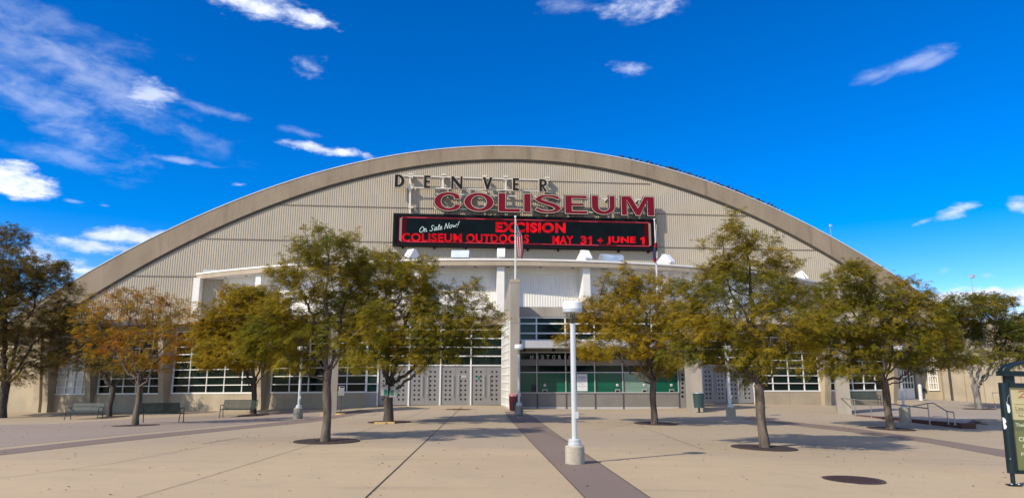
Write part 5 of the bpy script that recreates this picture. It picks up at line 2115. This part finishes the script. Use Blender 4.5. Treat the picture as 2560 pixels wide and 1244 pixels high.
    A = np.linspace(0, math.pi, 25)
    hw = wdt / 2 - .04
    arc_ = [(cx - hw * math.cos(a), zd + .21 * math.sin(a)) for a in A]
    pin = [(cx - (hw - .08) * math.cos(a), zd + .15 * math.sin(a)) for a in A]
    for y0 in (-.10, .06):
        mb = MB()
        for (a, b), (c, d) in zip(zip(arc_[:-1], arc_[1:]), zip(pin[:-1], pin[1:])):
            for yy in (y0, y0 + .04):
                mb.add([(a[0], yy, a[1]), (b[0], yy, b[1]), (d[0], yy, d[1]), (c[0], yy, c[1])], [(0, 1, 2, 3)])
            mb.add([(a[0], y0, a[1]), (b[0], y0, b[1]), (b[0], y0 + .04, b[1]), (a[0], y0 + .04, a[1])], [(0, 1, 2, 3)])
            mb.add([(c[0], y0, c[1]), (d[0], y0, d[1]), (d[0], y0 + .04, d[1]), (c[0], y0 + .04, c[1])], [(0, 1, 2, 3)])
        mb.build('dome_rib', M_['teal'], o)
    mb = MB()
    A2 = [(cx - (hw - .05) * math.cos(a), zd + .18 * math.sin(a)) for a in A]
    for a, b in zip(A2[:-1], A2[1:]):
        mb.add([(a[0], -.09, a[1]), (b[0], -.09, b[1]), (b[0], .09, b[1]), (a[0], .09, a[1])], [(0, 1, 2, 3)])
    mb.build('dome_glazing', mat('smoky_dome_glazing', (.16, .15, .135), .25, spec=.5), o)


build_shelter()


# ------------------------------------------------------------------ flags and poles
def flagpole(px, Y, ztop, zbot, label):
    p = onY(px, 697, Y); p[2] = zbot
    o = thing('flagpole', p, label, 'flagpole', 'white flagpoles')
    local(o)
    h = ztop - zbot
    mb = MB(); mb.tube([(0, 0, 0), (0, 0, h * .5), (0, 0, h)], [.055, .045, .032], 12); mb.build('pole', M_['bollard'], o)
    mb = MB(); mb.lathe([(.0001, -.07), (.05, -.05), (.07, 0), (.05, .05), (.0001, .07)], 12, (0, 0, h + .06)); mb.build('finial', M_['lampwhite'], o)
    mb = MB(); mb.tube([(.07, -.01, .3), (.07, -.01, h - .1)], .006, 5); mb.tube([(0, 0, .9), (.09, 0, .9)], .012, 5); mb.build('halyard', M_['rail'], o)
    return p


P1 = flagpole(1288.5, 38.6, zat(544, 38.6), ZF, 'white flagpole on the tall fin in front of the display board')
P2 = flagpole(1642, 43.5, zat(551, 43.5), 5.3, 'white flagpole rising behind the trees at the right end of the display board')


def drape_flag(name, label, Y, left, right, cols, rows, paint, parent=None, amp=.07, folds=1.6):
    """limp cloth hanging between two outlines given as sight lines"""
    V, Fs, mi = [], [], []
    for i in range(rows + 1):
        t = i / rows
        def lerp(L):
            k = t * (len(L) - 1); a = min(int(k), len(L) - 2); f = k - a
            return L[a][0] + (L[a + 1][0] - L[a][0]) * f, L[a][1] + (L[a + 1][1] - L[a][1]) * f
        a, b = lerp(left), lerp(right)
        for j in range(cols + 1):
            s = j / cols
            p = onY(a[0] + (b[0] - a[0]) * s, a[1] + (b[1] - a[1]) * s, Y)
            p[1] += amp * math.sin(s * math.pi * folds + t * 2.0) * min(1, .3 + t) - .02
            V.append(p)
    for i in range(rows):
        for j in range(cols):
            k = i * (cols + 1) + j
            Fs.append((k, k + cols + 1, k + cols + 2, k + 1)); mi.append(paint((j + .5) / cols, (i + .5) / rows))
    mb = MB(); mb.v = V; mb.f = Fs; mb.m = mi; mb.sm = [True] * len(Fs)
    o = mb.build(name, [M_['flagred'], M_['flagwhite'], M_['flagblue']])
    return tag(o, label, 'flag')


def us_paint(s, t):
    if t < .40 and s < .78 + .1 * math.sin(t * 9):
        return 1 if (int(s * 9 + t * 20) % 3 == 0 and int(t * 32) % 2 == 0) else 2
    return 1 if ((s * 1.0 + t * .5 + .05) * 3.2) % 1.0 > .70 else 0


drape_flag('striped_flag', 'limp red white and blue striped flag with stars on the pole before the display board', 38.55,
           [(1289.5, 562), (1289, 580), (1287, 590), (1290, 606), (1293, 622), (1297, 640)], [(1293, 562), (1301, 578), (1305, 592), (1307.5, 608), (1309.5, 626), (1306, 648)], 26, 40, us_paint)


def city_paint(s, t):
    if t < .42: return 1
    if t < .56: return 0
    if t < .86: return 1 if s > .6 and t > .64 else 2
    return 0


drape_flag('banner_flag', 'limp white red and blue flag at the right end of the display board', 43.4,
           [(1640, 561), (1638.5, 580), (1637, 600), (1635.5, 612), (1633, 630), (1632, 645), (1635, 655)], [(1642, 561), (1641.5, 580), (1642, 600), (1642, 612), (1642.5, 630), (1642, 645), (1638, 655)], 12, 40, city_paint, amp=.12, folds=3)


# ------------------------------------------------------------------ small roof and far lights
def flood(p, h, label, head_px=None, s=1.0):
    o = thing('floodlight', p, label, 'floodlight')
    local(o)
    mb = MB(); mb.tube([(0, 0, -.3), (-.1 * s, 0, h)], .045 * s, 8); mb.build('post', M_['midmetal'], o)
    mb = MB(); mb.box((0, -.1 * s, h + .22 * s), (.42 * s, .5 * s, .42 * s), R(20)); mb.box((-.1 * s, .1 * s, h + .5 * s), (.3 * s, .3 * s, .16 * s)); mb.build('lamp_head', M_['lampgrey'], o)
    return o


u, z = fuv(2079, 598, .1)
flood(F(u, .1, arch_out(u)), 1.05, 'small white floodlight standing on the right shoulder of the arch', s=.38)
q = onY(2436, 745, 75); q[2] = 0
flood(q, zat(695, 75), 'tall lamp post far behind the rightmost tree', s=.8)
q = onY(2537, 790, 160)
o = thing('radio_mast', (q[0], q[1], -.5), 'thin distant mast against the clouds at the right edge', 'mast')
local(o)
mb = MB(); mb.tube([(0, 0, 0), (0, 0, zat(739, 160) + .5)], [.35, .12], 5); mb.build('mast_shaft', M_['midmetal'], o)

# birds along the roof edge
def make_bird():
    mb = MB()
    rings = [(-.30, .03, .012), (-.20, .055, .03), (-.08, .10, .09), (.04, .13, .115), (.13, .15, .095), (.19, .20, .07)]
    mb.tube([(x, 0, z + .1) for x, z, r in rings] + [(.22, 0, .335), (.26, 0, .36), (.29, 0, .35), (.33, 0, .34)], [r for *_, r in rings] + [.055, .062, .045, .006], 8)
    for y in (-.03, .03): mb.tube([(.05, y, 0), (.03, y, .16)], .008, 4)
    return mb.build('bird', M_['bird'])


b0 = make_bird()
tag(b0, 'small dark bird perched on the right slope of the arched roof edge', 'bird', 'birds lined up along the roof edge')
first = True
for x in (148, 265, 345, 408, 492, 540, 573, 622, 698, 767, 810, 845, 882, 915, 965, 1020, 1072, 1105, 1148, 1192, 1247, 1298, 1380, 1452, 1497, 1548, 1582, 1634, 1668, 1708, 1758, 1788, 1838, 1878, 1908, 1957, 1997, 2047, 2074, 2105, 2152, 2218, 2265, 2320, 2362, 2422):
    px = 1530 + x / 5.689
    u, _ = fuv(px, 380 + (70 + (x / 2560) ** 1.35 * 860) / 5.689, .08)
    b = b0 if first else b0.copy()
    if not first: COL.objects.link(b)
    first = False
    b.location = F(u, .08, arch_out(u) + .053)
    b.rotation_euler = (0, 0, random.choice((0.3, -0.4, 3.0, 3.5, 0.1, 1.2)))
    s = random.uniform(.62, .85); b.scale = (s, s, s)


# ------------------------------------------------------------------ trees
UPV = np.array([0, 0, 1.0])


def fronds(P, D, L, npair, rng, wide=1.0):
    """pinnate locust leaves: pairs of small leaflets along a drooping stalk -> quads"""
    n = len(P)
    D = D / np.linalg.norm(D, axis=1, keepdims=True)
    S = np.cross(D, UPV + rng.normal(0, .35, (n, 3)))
    S /= np.linalg.norm(S, axis=1, keepdims=True) + 1e-9
    droop = rng.uniform(.15, .6, n)[:, None] * L[:, None]
    Vs = []
    for k in range(npair):
        t = (k + .6) / npair
        q = P + D * L[:, None] * t - UPV[None] * droop * t * t
        Dt = D * L[:, None] - UPV[None] * 2 * droop * t
        Dt /= np.linalg.norm(Dt, axis=1, keepdims=True) + 1e-9
        ll = L[:, None] * (.40 - .16 * abs(t - .4)) * wide
        ww = L[:, None] * (.55 / npair) * .62
        for s in (-1, 1):
            d = S * s * .86 + Dt * .45 + rng.normal(0, .16, (n, 3)) - UPV[None] * .12
            d /= np.linalg.norm(d, axis=1, keepdims=True)
            m = q + d * ll * .5
            Vs.append(np.stack([q, m + Dt * ww, q + d * ll, m - Dt * ww], 1))
    V = np.concatenate(Vs, 0).reshape(-1, 3)
    Fq = np.arange(len(V)).reshape(-1, 4)
    return V, Fq


def grow(root_pts, limbs, attr, D, kill, iters, rng):
    """space colonisation; returns node positions and parents"""
    pos = [np.array(p) for p in root_pts]
    par = [-1] + list(range(len(root_pts) - 1))
    fork = len(pos) - 1
    for (start, tgt) in limbs:
        cur = start
        p = pos[cur].copy()
        d = tgt - p
        L = np.linalg.norm(d)
        k = max(2, int(L / D))
        for i in range(k):
            f = (i + 1) / k
            q = pos[start] + d * f + UPV * L * .0 + np.array([0, 0, -.10 * L * math.sin(math.pi * f)]) + rng.normal(0, D * .18, 3)
            pos.append(q); par.append(cur); cur = len(pos) - 1
    act0 = fork
    pos = list(pos)
    A = attr.copy()
    alive = np.ones(len(A), bool)
    reach = np.full(len(A), -1)
    P = np.array(pos)
    dist = np.full(len(A), 1e9); near = np.zeros(len(A), int)

    def upd(i0):
        Q = np.array(pos[i0:])
        d = np.linalg.norm(A[:, None] - Q[None], axis=2)
        j = d.argmin(1); m = d[np.arange(len(A)), j]
        b = m < dist
        dist[b] = m[b]; near[b] = j[b] + i0
    upd(act0)
    for it in range(iters):
        hit = alive & (dist < kill)
        reach[hit] = near[hit]
        alive &= ~hit
        if not alive.any(): break
        idx = np.where(alive)[0]
        nn = near[idx]
        dirs = A[idx] - np.array(pos)[nn]
        dirs /= np.linalg.norm(dirs, axis=1, keepdims=True) + 1e-9
        uniq, inv = np.unique(nn, return_inverse=True)
        acc = np.zeros((len(uniq), 3))
        np.add.at(acc, inv, dirs)
        i0 = len(pos)
        for u, a in zip(uniq, acc):
            l = np.linalg.norm(a)
            if l < .05: a = rng.normal(0, 1, 3); l = np.linalg.norm(a)
            a = a / l + rng.normal(0, .22, 3) + UPV * .04
            a /= np.linalg.norm(a)
            pos.append(pos[u] + a * D); par.append(int(u))
        upd(i0)
        if len(pos) > 5000: break
    reach[alive] = near[alive]
    return np.array(pos), np.array(par), reach


def branch_mesh(pos, par, rad, flare=True):
    n = len(pos)
    kids = [[] for _ in range(n)]
    for i, p in enumerate(par):
        if p >= 0: kids[p].append(i)
    V, Fq = [], []
    main = {}
    for i in range(n):
        if kids[i]: main[i] = max(kids[i], key=lambda k: rad[k])

    def frame(d, m, ref=np.array([.83, .13, .54])):
        d = d / (np.linalg.norm(d) + 1e-9)
        if abs(d @ ref) > .95: ref = np.array([.1, .9, .42])
        u = np.cross(d, ref); u /= np.linalg.norm(u)
        w = np.cross(d, u)
        a = np.arange(m) * 2 * math.pi / m
        return np.cos(a)[:, None] * u + np.sin(a)[:, None] * w
    for i in range(n):
        p = par[i]
        if p < 0: continue
        m = 10 if rad[i] > .05 else 6 if rad[i] > .018 else 4 if rad[i] > .009 else 3
        d1 = pos[i] - pos[p]
        nd = pos[main[i]] - pos[i] if i in main else d1
        d_end = d1 / (np.linalg.norm(d1) + 1e-9) + nd / (np.linalg.norm(nd) + 1e-9)
        if main[p] == i and par[p] >= 0:
            pd = pos[p] - pos[par[p]]
            d_st = pd / (np.linalg.norm(pd) + 1e-9) + d1 / (np.linalg.norm(d1) + 1e-9)
            r0 = rad[p]
            if r0 > 2.2 * rad[i]: r0 = 1.6 * rad[i]
        else:
            d_st = d1
            r0 = rad[p] if par[p] < 0 else min(rad[p], rad[i] * 1.35)
        b = len(V)
        V.extend(list(pos[p] + frame(d_st, m) * r0)); V.extend(list(pos[i] + frame(d_end, m) * rad[i]))
        for k in range(m):
            k2 = (k + 1) % m
            Fq.append((b + k, b + k2, b + m + k2, b + m + k))
    return np.array(V), np.array(Fq)


def make_tree(base, Y, fork_px, lobes, trunk_w, leaf, bark, label, seed, dens=1.0, ldens=1.0, llen=.17, nlimb=6, npair=4, spread=1.0, wide=1.0):
    lobes = [(fork_px[0] + (l[0] - fork_px[0]) * wide, l[1], l[2] * wide, l[3] * (1 + (wide - 1) * .4)) + tuple(l[4:]) for l in lobes]
    rng = np.random.default_rng(seed)
    S = Y / FPX
    fork = onY(fork_px[0], fork_px[1], Y)
    cx0 = min(l[0] - l[2] for l in lobes); cx1 = max(l[0] + l[2] for l in lobes)
    halfw = (cx1 - cx0) / 2 * S
    area = sum(l[2] * l[3] for l in lobes) * S * S * math.pi
    D = .16 + .010 * halfw
    A, W = [], []
    for l in lobes:
        cx, cy, rx, ry = l[:4]
        dl = l[4] ** .6 if len(l) > 4 else 1.0
        dy = rng.uniform(-.42, .42) * halfw * spread
        c = onY(cx, cy, Y + dy)
        # keep the lobe's place in the crown when seen from the plaza
        rx_, ry_, rd = rx * S, ry * S, max(rx * S * .95, .5)
        k = max(8, int(math.pi * rx_ * ry_ * 62 * dens * dl))
        q = rng.normal(0, 1, (k, 3)); q /= np.linalg.norm(q, axis=1, keepdims=True)
        q *= rng.uniform(.12, 1, (k, 1)) ** .42
        p = c + q * np.array([rx_, rd, ry_])
        A.append(p); W.append(np.full(k, dl))
    A = np.concatenate(A); W = np.concatenate(W)
    # trunk chain
    k = max(3, int(np.linalg.norm(fork - base) / .22))
    root = [base + (fork - base) * t + np.array([.03 * math.sin(5 * t + seed), .03 * math.cos(4 * t + seed), 0]) * (t * (1 - t) * 4) for t in np.linspace(0, 1, k + 1)]
    root[0] = base - np.array([0, 0, .06])
    # main limbs head for spread-out clusters of the crown
    C = A[rng.choice(len(A), nlimb, replace=False)]
    for _ in range(8):
        lab = np.linalg.norm(A[:, None] - C[None], axis=2).argmin(1)
        C = np.array([A[lab == j].mean(0) if (lab == j).any() else C[j] for j in range(nlimb)])
    limbs = [(k - (j % 2), fork + (c - fork) * (.55 if c[2] - fork[2] > 1.2 else .7)) for j, c in enumerate(C)]
    pos, par, reach = grow(root, limbs, A, D, D * 1.15, 90, rng)
    n = len(pos)
    # pipe model radii
    R0 = trunk_w * S / 2
    tip = .0052
    cnt = np.zeros(n); has = np.zeros(n, bool); has[par[par >= 0]] = True
    cnt[~has] = 1
    order = np.argsort(-np.arange(n))
    for i in order:
        if par[i] >= 0: cnt[par[i]] += cnt[i]
    e = math.log(max(cnt[0], 3)) / math.log(R0 / tip)
    rad = tip * cnt ** (1 / e)
    for i in range(k + 1):
        rad[i] = R0 * (1.0 + .28 * math.exp(-i * .22 / .16) + .05 * math.sin(i * 1.7))
    rad[k] = R0 * 1.02
    V, Fq = branch_mesh(pos, par, rad)
    V4, F4 = [V], []
    # fine twigs out to the leaf clusters
    o = thing('locust_tree', base, label, 'tree', 'honey locust trees on the plaza')
    quads = [f for f in Fq]
    tv, tf = [], []
    b0 = len(V)
    for a, r in zip(A, reach):
        if r < 0: continue
        p0 = pos[r]; p1 = a + rng.normal(0, .04, 3)
        m = (p0 + p1) / 2 + rng.normal(0, .035, 3)
        for q0, q1, r0, r1 in ((p0, m, .0055, .004), (m, p1, .004, .002)):
            d = q1 - q0; d /= np.linalg.norm(d) + 1e-9
            u = np.cross(d, [.3, .5, .8]); u /= np.linalg.norm(u) + 1e-9
            w = np.cross(d, u)
            ring = [math.cos(t) * u + math.sin(t) * w for t in (0, 2.1, 4.2)]
            b = b0 + len(tv)
            tv += [q0 + x * r0 for x in ring] + [q1 + x * r1 for x in ring]
            tf += [(b + i, b + (i + 1) % 3, b + 3 + (i + 1) % 3, b + 3 + i) for i in range(3)]
    V = np.concatenate([V, np.array(tv)]); Fq = np.concatenate([np.array(quads), np.array(tf)])
    fast_mesh('trunk', V, Fq, M_[bark], o, True)
    # leaves: loose clusters, and arching shoots that stand out of the crown
    nf = rng.poisson(np.clip(8.5 * ldens * np.minimum(W * 1.1, 1.2), .3, 30))
    idx = np.repeat(np.arange(len(A)), nf)
    par_pos = pos[reach[idx]]
    out = A[idx] - par_pos
    s = rng.uniform(.15, 1.15, (len(idx), 1))
    P = par_pos + out * s + rng.normal(0, .05, (len(idx), 3))
    cdir = A - (fork + UPV * .8)
    cdir /= np.linalg.norm(cdir, axis=1, keepdims=True) + 1e-9
    Dv = rng.normal(0, .75, (len(idx), 3)) + cdir[idx] * .75 + out / (np.linalg.norm(out, axis=1, keepdims=True) + 1e-9) * .4
    Dv[:, 2] *= .55
    L = rng.uniform(.65, 1.35, len(idx)) * llen
    ns = int(len(A) * .42 * min(1.2, ldens + .2))
    pick = rng.choice(len(A), ns, replace=False)
    sd = cdir[pick] + rng.normal(0, .45, (ns, 3)); sd[:, 2] = sd[:, 2] * .6 + .12
    sd /= np.linalg.norm(sd, axis=1, keepdims=True)
    sl = rng.uniform(1.3, 2.9, ns) * llen
    q, dr = np.linspace(0, 1, 9), rng.uniform(.1, .5, ns)
    Pk, Dk, Lk, tv2, tf2 = [], [], [], [], []
    sidev = np.cross(sd, UPV); sidev /= np.linalg.norm(sidev, axis=1, keepdims=True) + 1e-9
    for k2, t in enumerate(q):
        c = A[pick] + sd * (sl * t)[:, None] - UPV * (sl * dr * t * t)[:, None]
        Pk.append(c)
        Dk.append(sd * .6 + sidev * (1 if k2 % 2 else -1) * .8 + rng.normal(0, .3, (ns, 3)) - UPV * .15)
        Lk.append(rng.uniform(.7, 1.2, ns) * llen * (1.1 - .4 * t))
        tv2.append(c)
    P = np.concatenate([P] + Pk); Dv = np.concatenate([Dv] + Dk); L = np.concatenate([L] + Lk)
    V, Fq = fronds(P, Dv, L, npair, rng)
    fast_mesh('crown', V, Fq, LEAF[leaf], o)
    return o


def tree_at(px, py, fork, lobes, w, leaf, bark, label, seed, terrace=False, **k):
    b = att(px, py) if terrace else at(px, py)
    return make_tree(b, b[1], fork, lobes, w, leaf, bark, label, seed, **k)


tree_at(3, 1044, (14, 955), [(20, 600, 55, 42), (95, 695, 85, 40), (150, 668, 32, 14), (30, 690, 110, 75), (60, 790, 120, 65), (90, 870, 105, 50, .8), (-70, 760, 120, 140), (30, 925, 95, 35, .6), (150, 790, 55, 45, .6), (165, 730, 45, 22, .6), (190, 880, 40, 30, .5)],
        20, 'brown', 'barkdk', 'big dark locust tree cut by the left edge, crown rising above the roof slope', 21, dens=.75, llen=.23, nlimb=8, npair=4, ldens=.62)
tree_at(273, 1040, (284, 962), [(290, 905, 70, 38, .6), (205, 895, 85, 35, .6), (335, 905, 45, 28, .6), (250, 850, 80, 42, .6), (215, 800, 55, 40, .5)],
        11, 'brown', 'barkdk', 'thin leaning locust tree between the leftmost bench and the orange tree', 22, nlimb=5, npair=3, llen=.2, ldens=.6)
tree_at(338, 1062, (350, 958), [(330, 800, 125, 70, .8), (300, 755, 70, 35, .6), (395, 775, 70, 45, .8), (440, 825, 50, 65, .6), (370, 865, 95, 48), (255, 860, 60, 40, .7), (462, 770, 26, 32, .35), (405, 905, 70, 24, .7), (330, 905, 60, 25, .6), (225, 800, 45, 50, .5), (340, 735, 60, 20, .4)],
        14, 'orange', 'bark', 'sparse orange-leaved locust tree in front of the dark green bench', 23, ldens=.45, nlimb=8, llen=.175, dens=.85)
tree_at(632, 1034, (636, 962), [(600, 785, 70, 65), (640, 765, 80, 48), (540, 840, 60, 58), (680, 830, 70, 60), (600, 880, 110, 42), (720, 860, 40, 40), (518, 785, 36, 32, .45), (590, 730, 40, 22, .6), (530, 900, 45, 25, .7)],
        12, 'gold', 'barkdk', 'golden-olive locust tree behind the bench left of the doors', 24, npair=3, llen=.22, nlimb=6)
tree_at(813, 1103, (820, 925), [(805, 606, 68, 36), (850, 648, 90, 38), (757, 640, 50, 28), (722, 690, 48, 28), (800, 700, 110, 48), (900, 685, 50, 42), (760, 770, 100, 52), (692, 800, 58, 48), (860, 780, 80, 58), (800, 850, 130, 46), (680, 868, 78, 36), (925, 800, 40, 58), (742, 908, 58, 22), (880, 900, 40, 22), (640, 840, 40, 40), (880, 590, 14, 14, .6)],
        20.5, 'olive', 'bark', 'forked olive-gold locust tree standing nearest on the left', 25, nlimb=8, llen=.155, npair=5, wide=1.06)
tree_at(970, 1057, (973, 958), [(955, 680, 88, 52), (1035, 690, 50, 34), (1000, 750, 108, 58), (1080, 760, 68, 48), (1100, 815, 88, 48, .8), (1160, 725, 42, 32, .55), (1180, 775, 58, 36, .5), (1222, 800, 40, 28, .45), (930, 850, 78, 58), (1030, 862, 108, 42, .8), (1130, 872, 66, 32, .6), (900, 770, 60, 58), (1190, 832, 46, 28, .45), (1060, 660, 30, 30, .6), (990, 905, 90, 22, .5)],
        23, 'olive', 'barkdk', 'wide-spreading locust tree with strapped metal boxes, before the perforated doors', 26, nlimb=9, llen=.18, npair=4, ldens=1.0, wide=1.05)
tree_at(1636, 1060, (1632, 945), [(1560, 715, 55, 40, .8), (1620, 722, 70, 38, .9), (1530, 780, 70, 46), (1600, 790, 90, 52), (1482, 808, 48, 26, .8), (1450, 848, 38, 18, .8), (1560, 860, 98, 36), (1650, 872, 80, 42), (1700, 800, 70, 58), (1500, 880, 48, 22, .8), (1640, 922, 45, 18), (1574, 675, 16, 22, .5)],
        15, 'gold', 'bark', 'slim golden locust tree in front of the ticket windows', 27, nlimb=8, llen=.17, npair=4, wide=1.14)
tree_at(1912, 1118, (1896, 958), [(1833, 552, 18, 38, .9), (1856, 600, 50, 42), (1795, 608, 34, 16, .8), (1880, 660, 98, 42), (1958, 660, 48, 28), (1800, 680, 58, 34), (1860, 730, 138, 52), (1742, 740, 58, 46), (1968, 740, 58, 46), (1898, 808, 148, 56), (1760, 830, 78, 56), (1850, 890, 108, 40), (1930, 880, 88, 46), (1722, 890, 56, 30), (2008, 830, 38, 46), (1878, 935, 42, 22), (1930, 600, 18, 22, .7)],
        22, 'olive', 'bark', 'tall locust tree with a pointed leader standing nearest on the right', 28, nlimb=9, llen=.155, npair=5, wide=1.09)
tree_at(2228, 1072, (2210, 948), [(2140, 690, 58, 34), (2110, 740, 78, 48), (2220, 740, 88, 48), (2282, 790, 78, 58), (2150, 800, 108, 58), (2230, 860, 118, 48), (2100, 860, 78, 48), (2340, 850, 48, 48), (2062, 820, 46, 56), (2082, 915, 66, 26), (2310, 900, 78, 30), (2405, 903, 38, 16, .8), (2150, 925, 66, 18, .8), (2130, 670, 24, 18, .7)],
        18, 'olive', 'bark', 'broad round-crowned locust tree beside the reddish kerb wall', 29, nlimb=9, llen=.165, npair=4, wide=1.1)
tree_at(2449, 1022, (2436, 962), [(2420, 765, 68, 32), (2480, 758, 58, 28), (2400, 825, 58, 46, .8), (2480, 820, 78, 46, .8), (2540, 815, 58, 40, .8), (2430, 885, 78, 36, .5), (2520, 890, 58, 36, .5), (2565, 855, 48, 58, .6), (2372, 790, 38, 38, .8)],
        15, 'green', 'barkgrey', 'grey-trunked greener locust tree on the terrace near the right edge', 30, terrace=True, nlimb=7, llen=.22, npair=3, ldens=.8)

# metal boxes strapped to the trunk of the tree by the doors
b = at(970, 1057)
zc = zat(975, b[1])
o = thing('strapped_boxes', (b[0] + .02, b[1] - .20, zc), 'pair of grey metal boxes with green labels strapped to a tree trunk', 'dispenser boxes')
local(o)
for s, rz in ((-1, -.55), (1, .45)):
    mb = MB()
    c = Matrix.Rotation(rz * -1, 3, 'Z')
    x0 = -.30 if s < 0 else .02
    prof = [(0, 0, -.20), (0, 0, .16), (.12, -.0, .26), (.12, -.0, .22), (.28, 0, .22), (.28, 0, -.2)]
    P = [(x0 + .0, -.02, -.18), (x0 + .27, -.02, -.22), (x0 + .27, -.02, .20), (x0, -.02, .12)]
    if s > 0: P = [(x0, -.02, -.25), (x0 + .26, -.02, -.24), (x0 + .26, -.02, .18), (x0 + .06, -.02, .10)]
    mb.prism(P, (0, .12, 0))
    mb.prism([(P[3][0] - .02, -.10, P[3][2] + (.16 if s < 0 else .02)), (P[2][0], -.04, P[2][2] - .02), (P[2][0], .1, P[2][2] - .02), (P[3][0] - .02, .1, P[3][2] + (.16 if s < 0 else .02))], (0, 0, .02), 0)
    bx = mb.build('box', M_['midmetal'], o)
    mb = MB()
    lx = x0 + (.12 if s < 0 else .05)
    mb.quad((lx, -.026, -.17), (lx + .13, -.026, -.19), (lx + .13, -.026, .02), (lx, -.026, .03))
    mb.build('label_plate', M_['sticker'], bx)
mb = MB()
mb.tube([(.30, 0, -.24), (.42, -.1, .06), (.46, -.1, .08)], .03, 6)
mb.build('arm', M_['midmetal'], o)
o = thing('timber_ring', (b[0] - .06, b[1] - .34, gz(b[0], b[1])), 'low pale orange wooden base piece at the foot of the boxed tree', 'wooden base')
local(o)
mb = MB()
for x0, x1, y in ((-.38, .05, -.05), (.02, .36, .06)):
    mb.box(((x0 + x1) / 2, y, .035), (x1 - x0, .18, .07), R(4))
mb.build('board', M_['orange'], o)


# ------------------------------------------------------------------ fallen leaves and a swept heap
def litter(name, pts, size, m, rng):
    n = len(pts)
    a = rng.uniform(0, 6.28, n); s = size * rng.uniform(.5, 1.5, n)
    z = ground(pts[:, 0], pts[:, 1])
    P = np.stack([pts[:, 0], pts[:, 1], z + .012], 1)
    d = np.stack([np.cos(a), np.sin(a), rng.uniform(-.15, .35, n)], 1) * s[:, None]
    w = np.stack([-np.sin(a), np.cos(a), rng.uniform(-.2, .2, n)], 1) * (s * rng.uniform(.2, .5, n))[:, None]
    V = np.stack([P - d, P - w + [0, 0, .008], P + d, P + w + [0, 0, .012]], 1).reshape(-1, 3)
    V[:, 2] = np.maximum(V[:, 2], np.repeat(z, 4) + .007)
    return tag(fast_mesh(name, V, np.arange(len(V)).reshape(-1, 4), m), kind='stuff')


rng = np.random.default_rng(5)
Q = np.stack([rng.uniform(-24, 24, 2600), 5.5 + 34 * rng.uniform(0, 1, 2600) ** 1.1], 1)
Q = Q[np.abs(Q[:, 0]) < Q[:, 1] * .8 + 1][:1500]
rest = []
for px, py in ((340, 1063), (817, 1103), (974, 1056), (1640, 1059), (1910, 1119), (2228, 1072), (633, 1037)):
    p = at(px, py)
    rest.append(p[:2] + rng.normal(0, .75, (70, 2)))
litter('fallen_leaves', np.concatenate([Q] + rest), .026, M_['litter'], rng)
p = at(1146, 1023)
litter('fallen_leaves', p[:2] + rng.normal(0, 1, (420, 2)) * np.array([.33, .28]), .05, M_['litter'], rng)
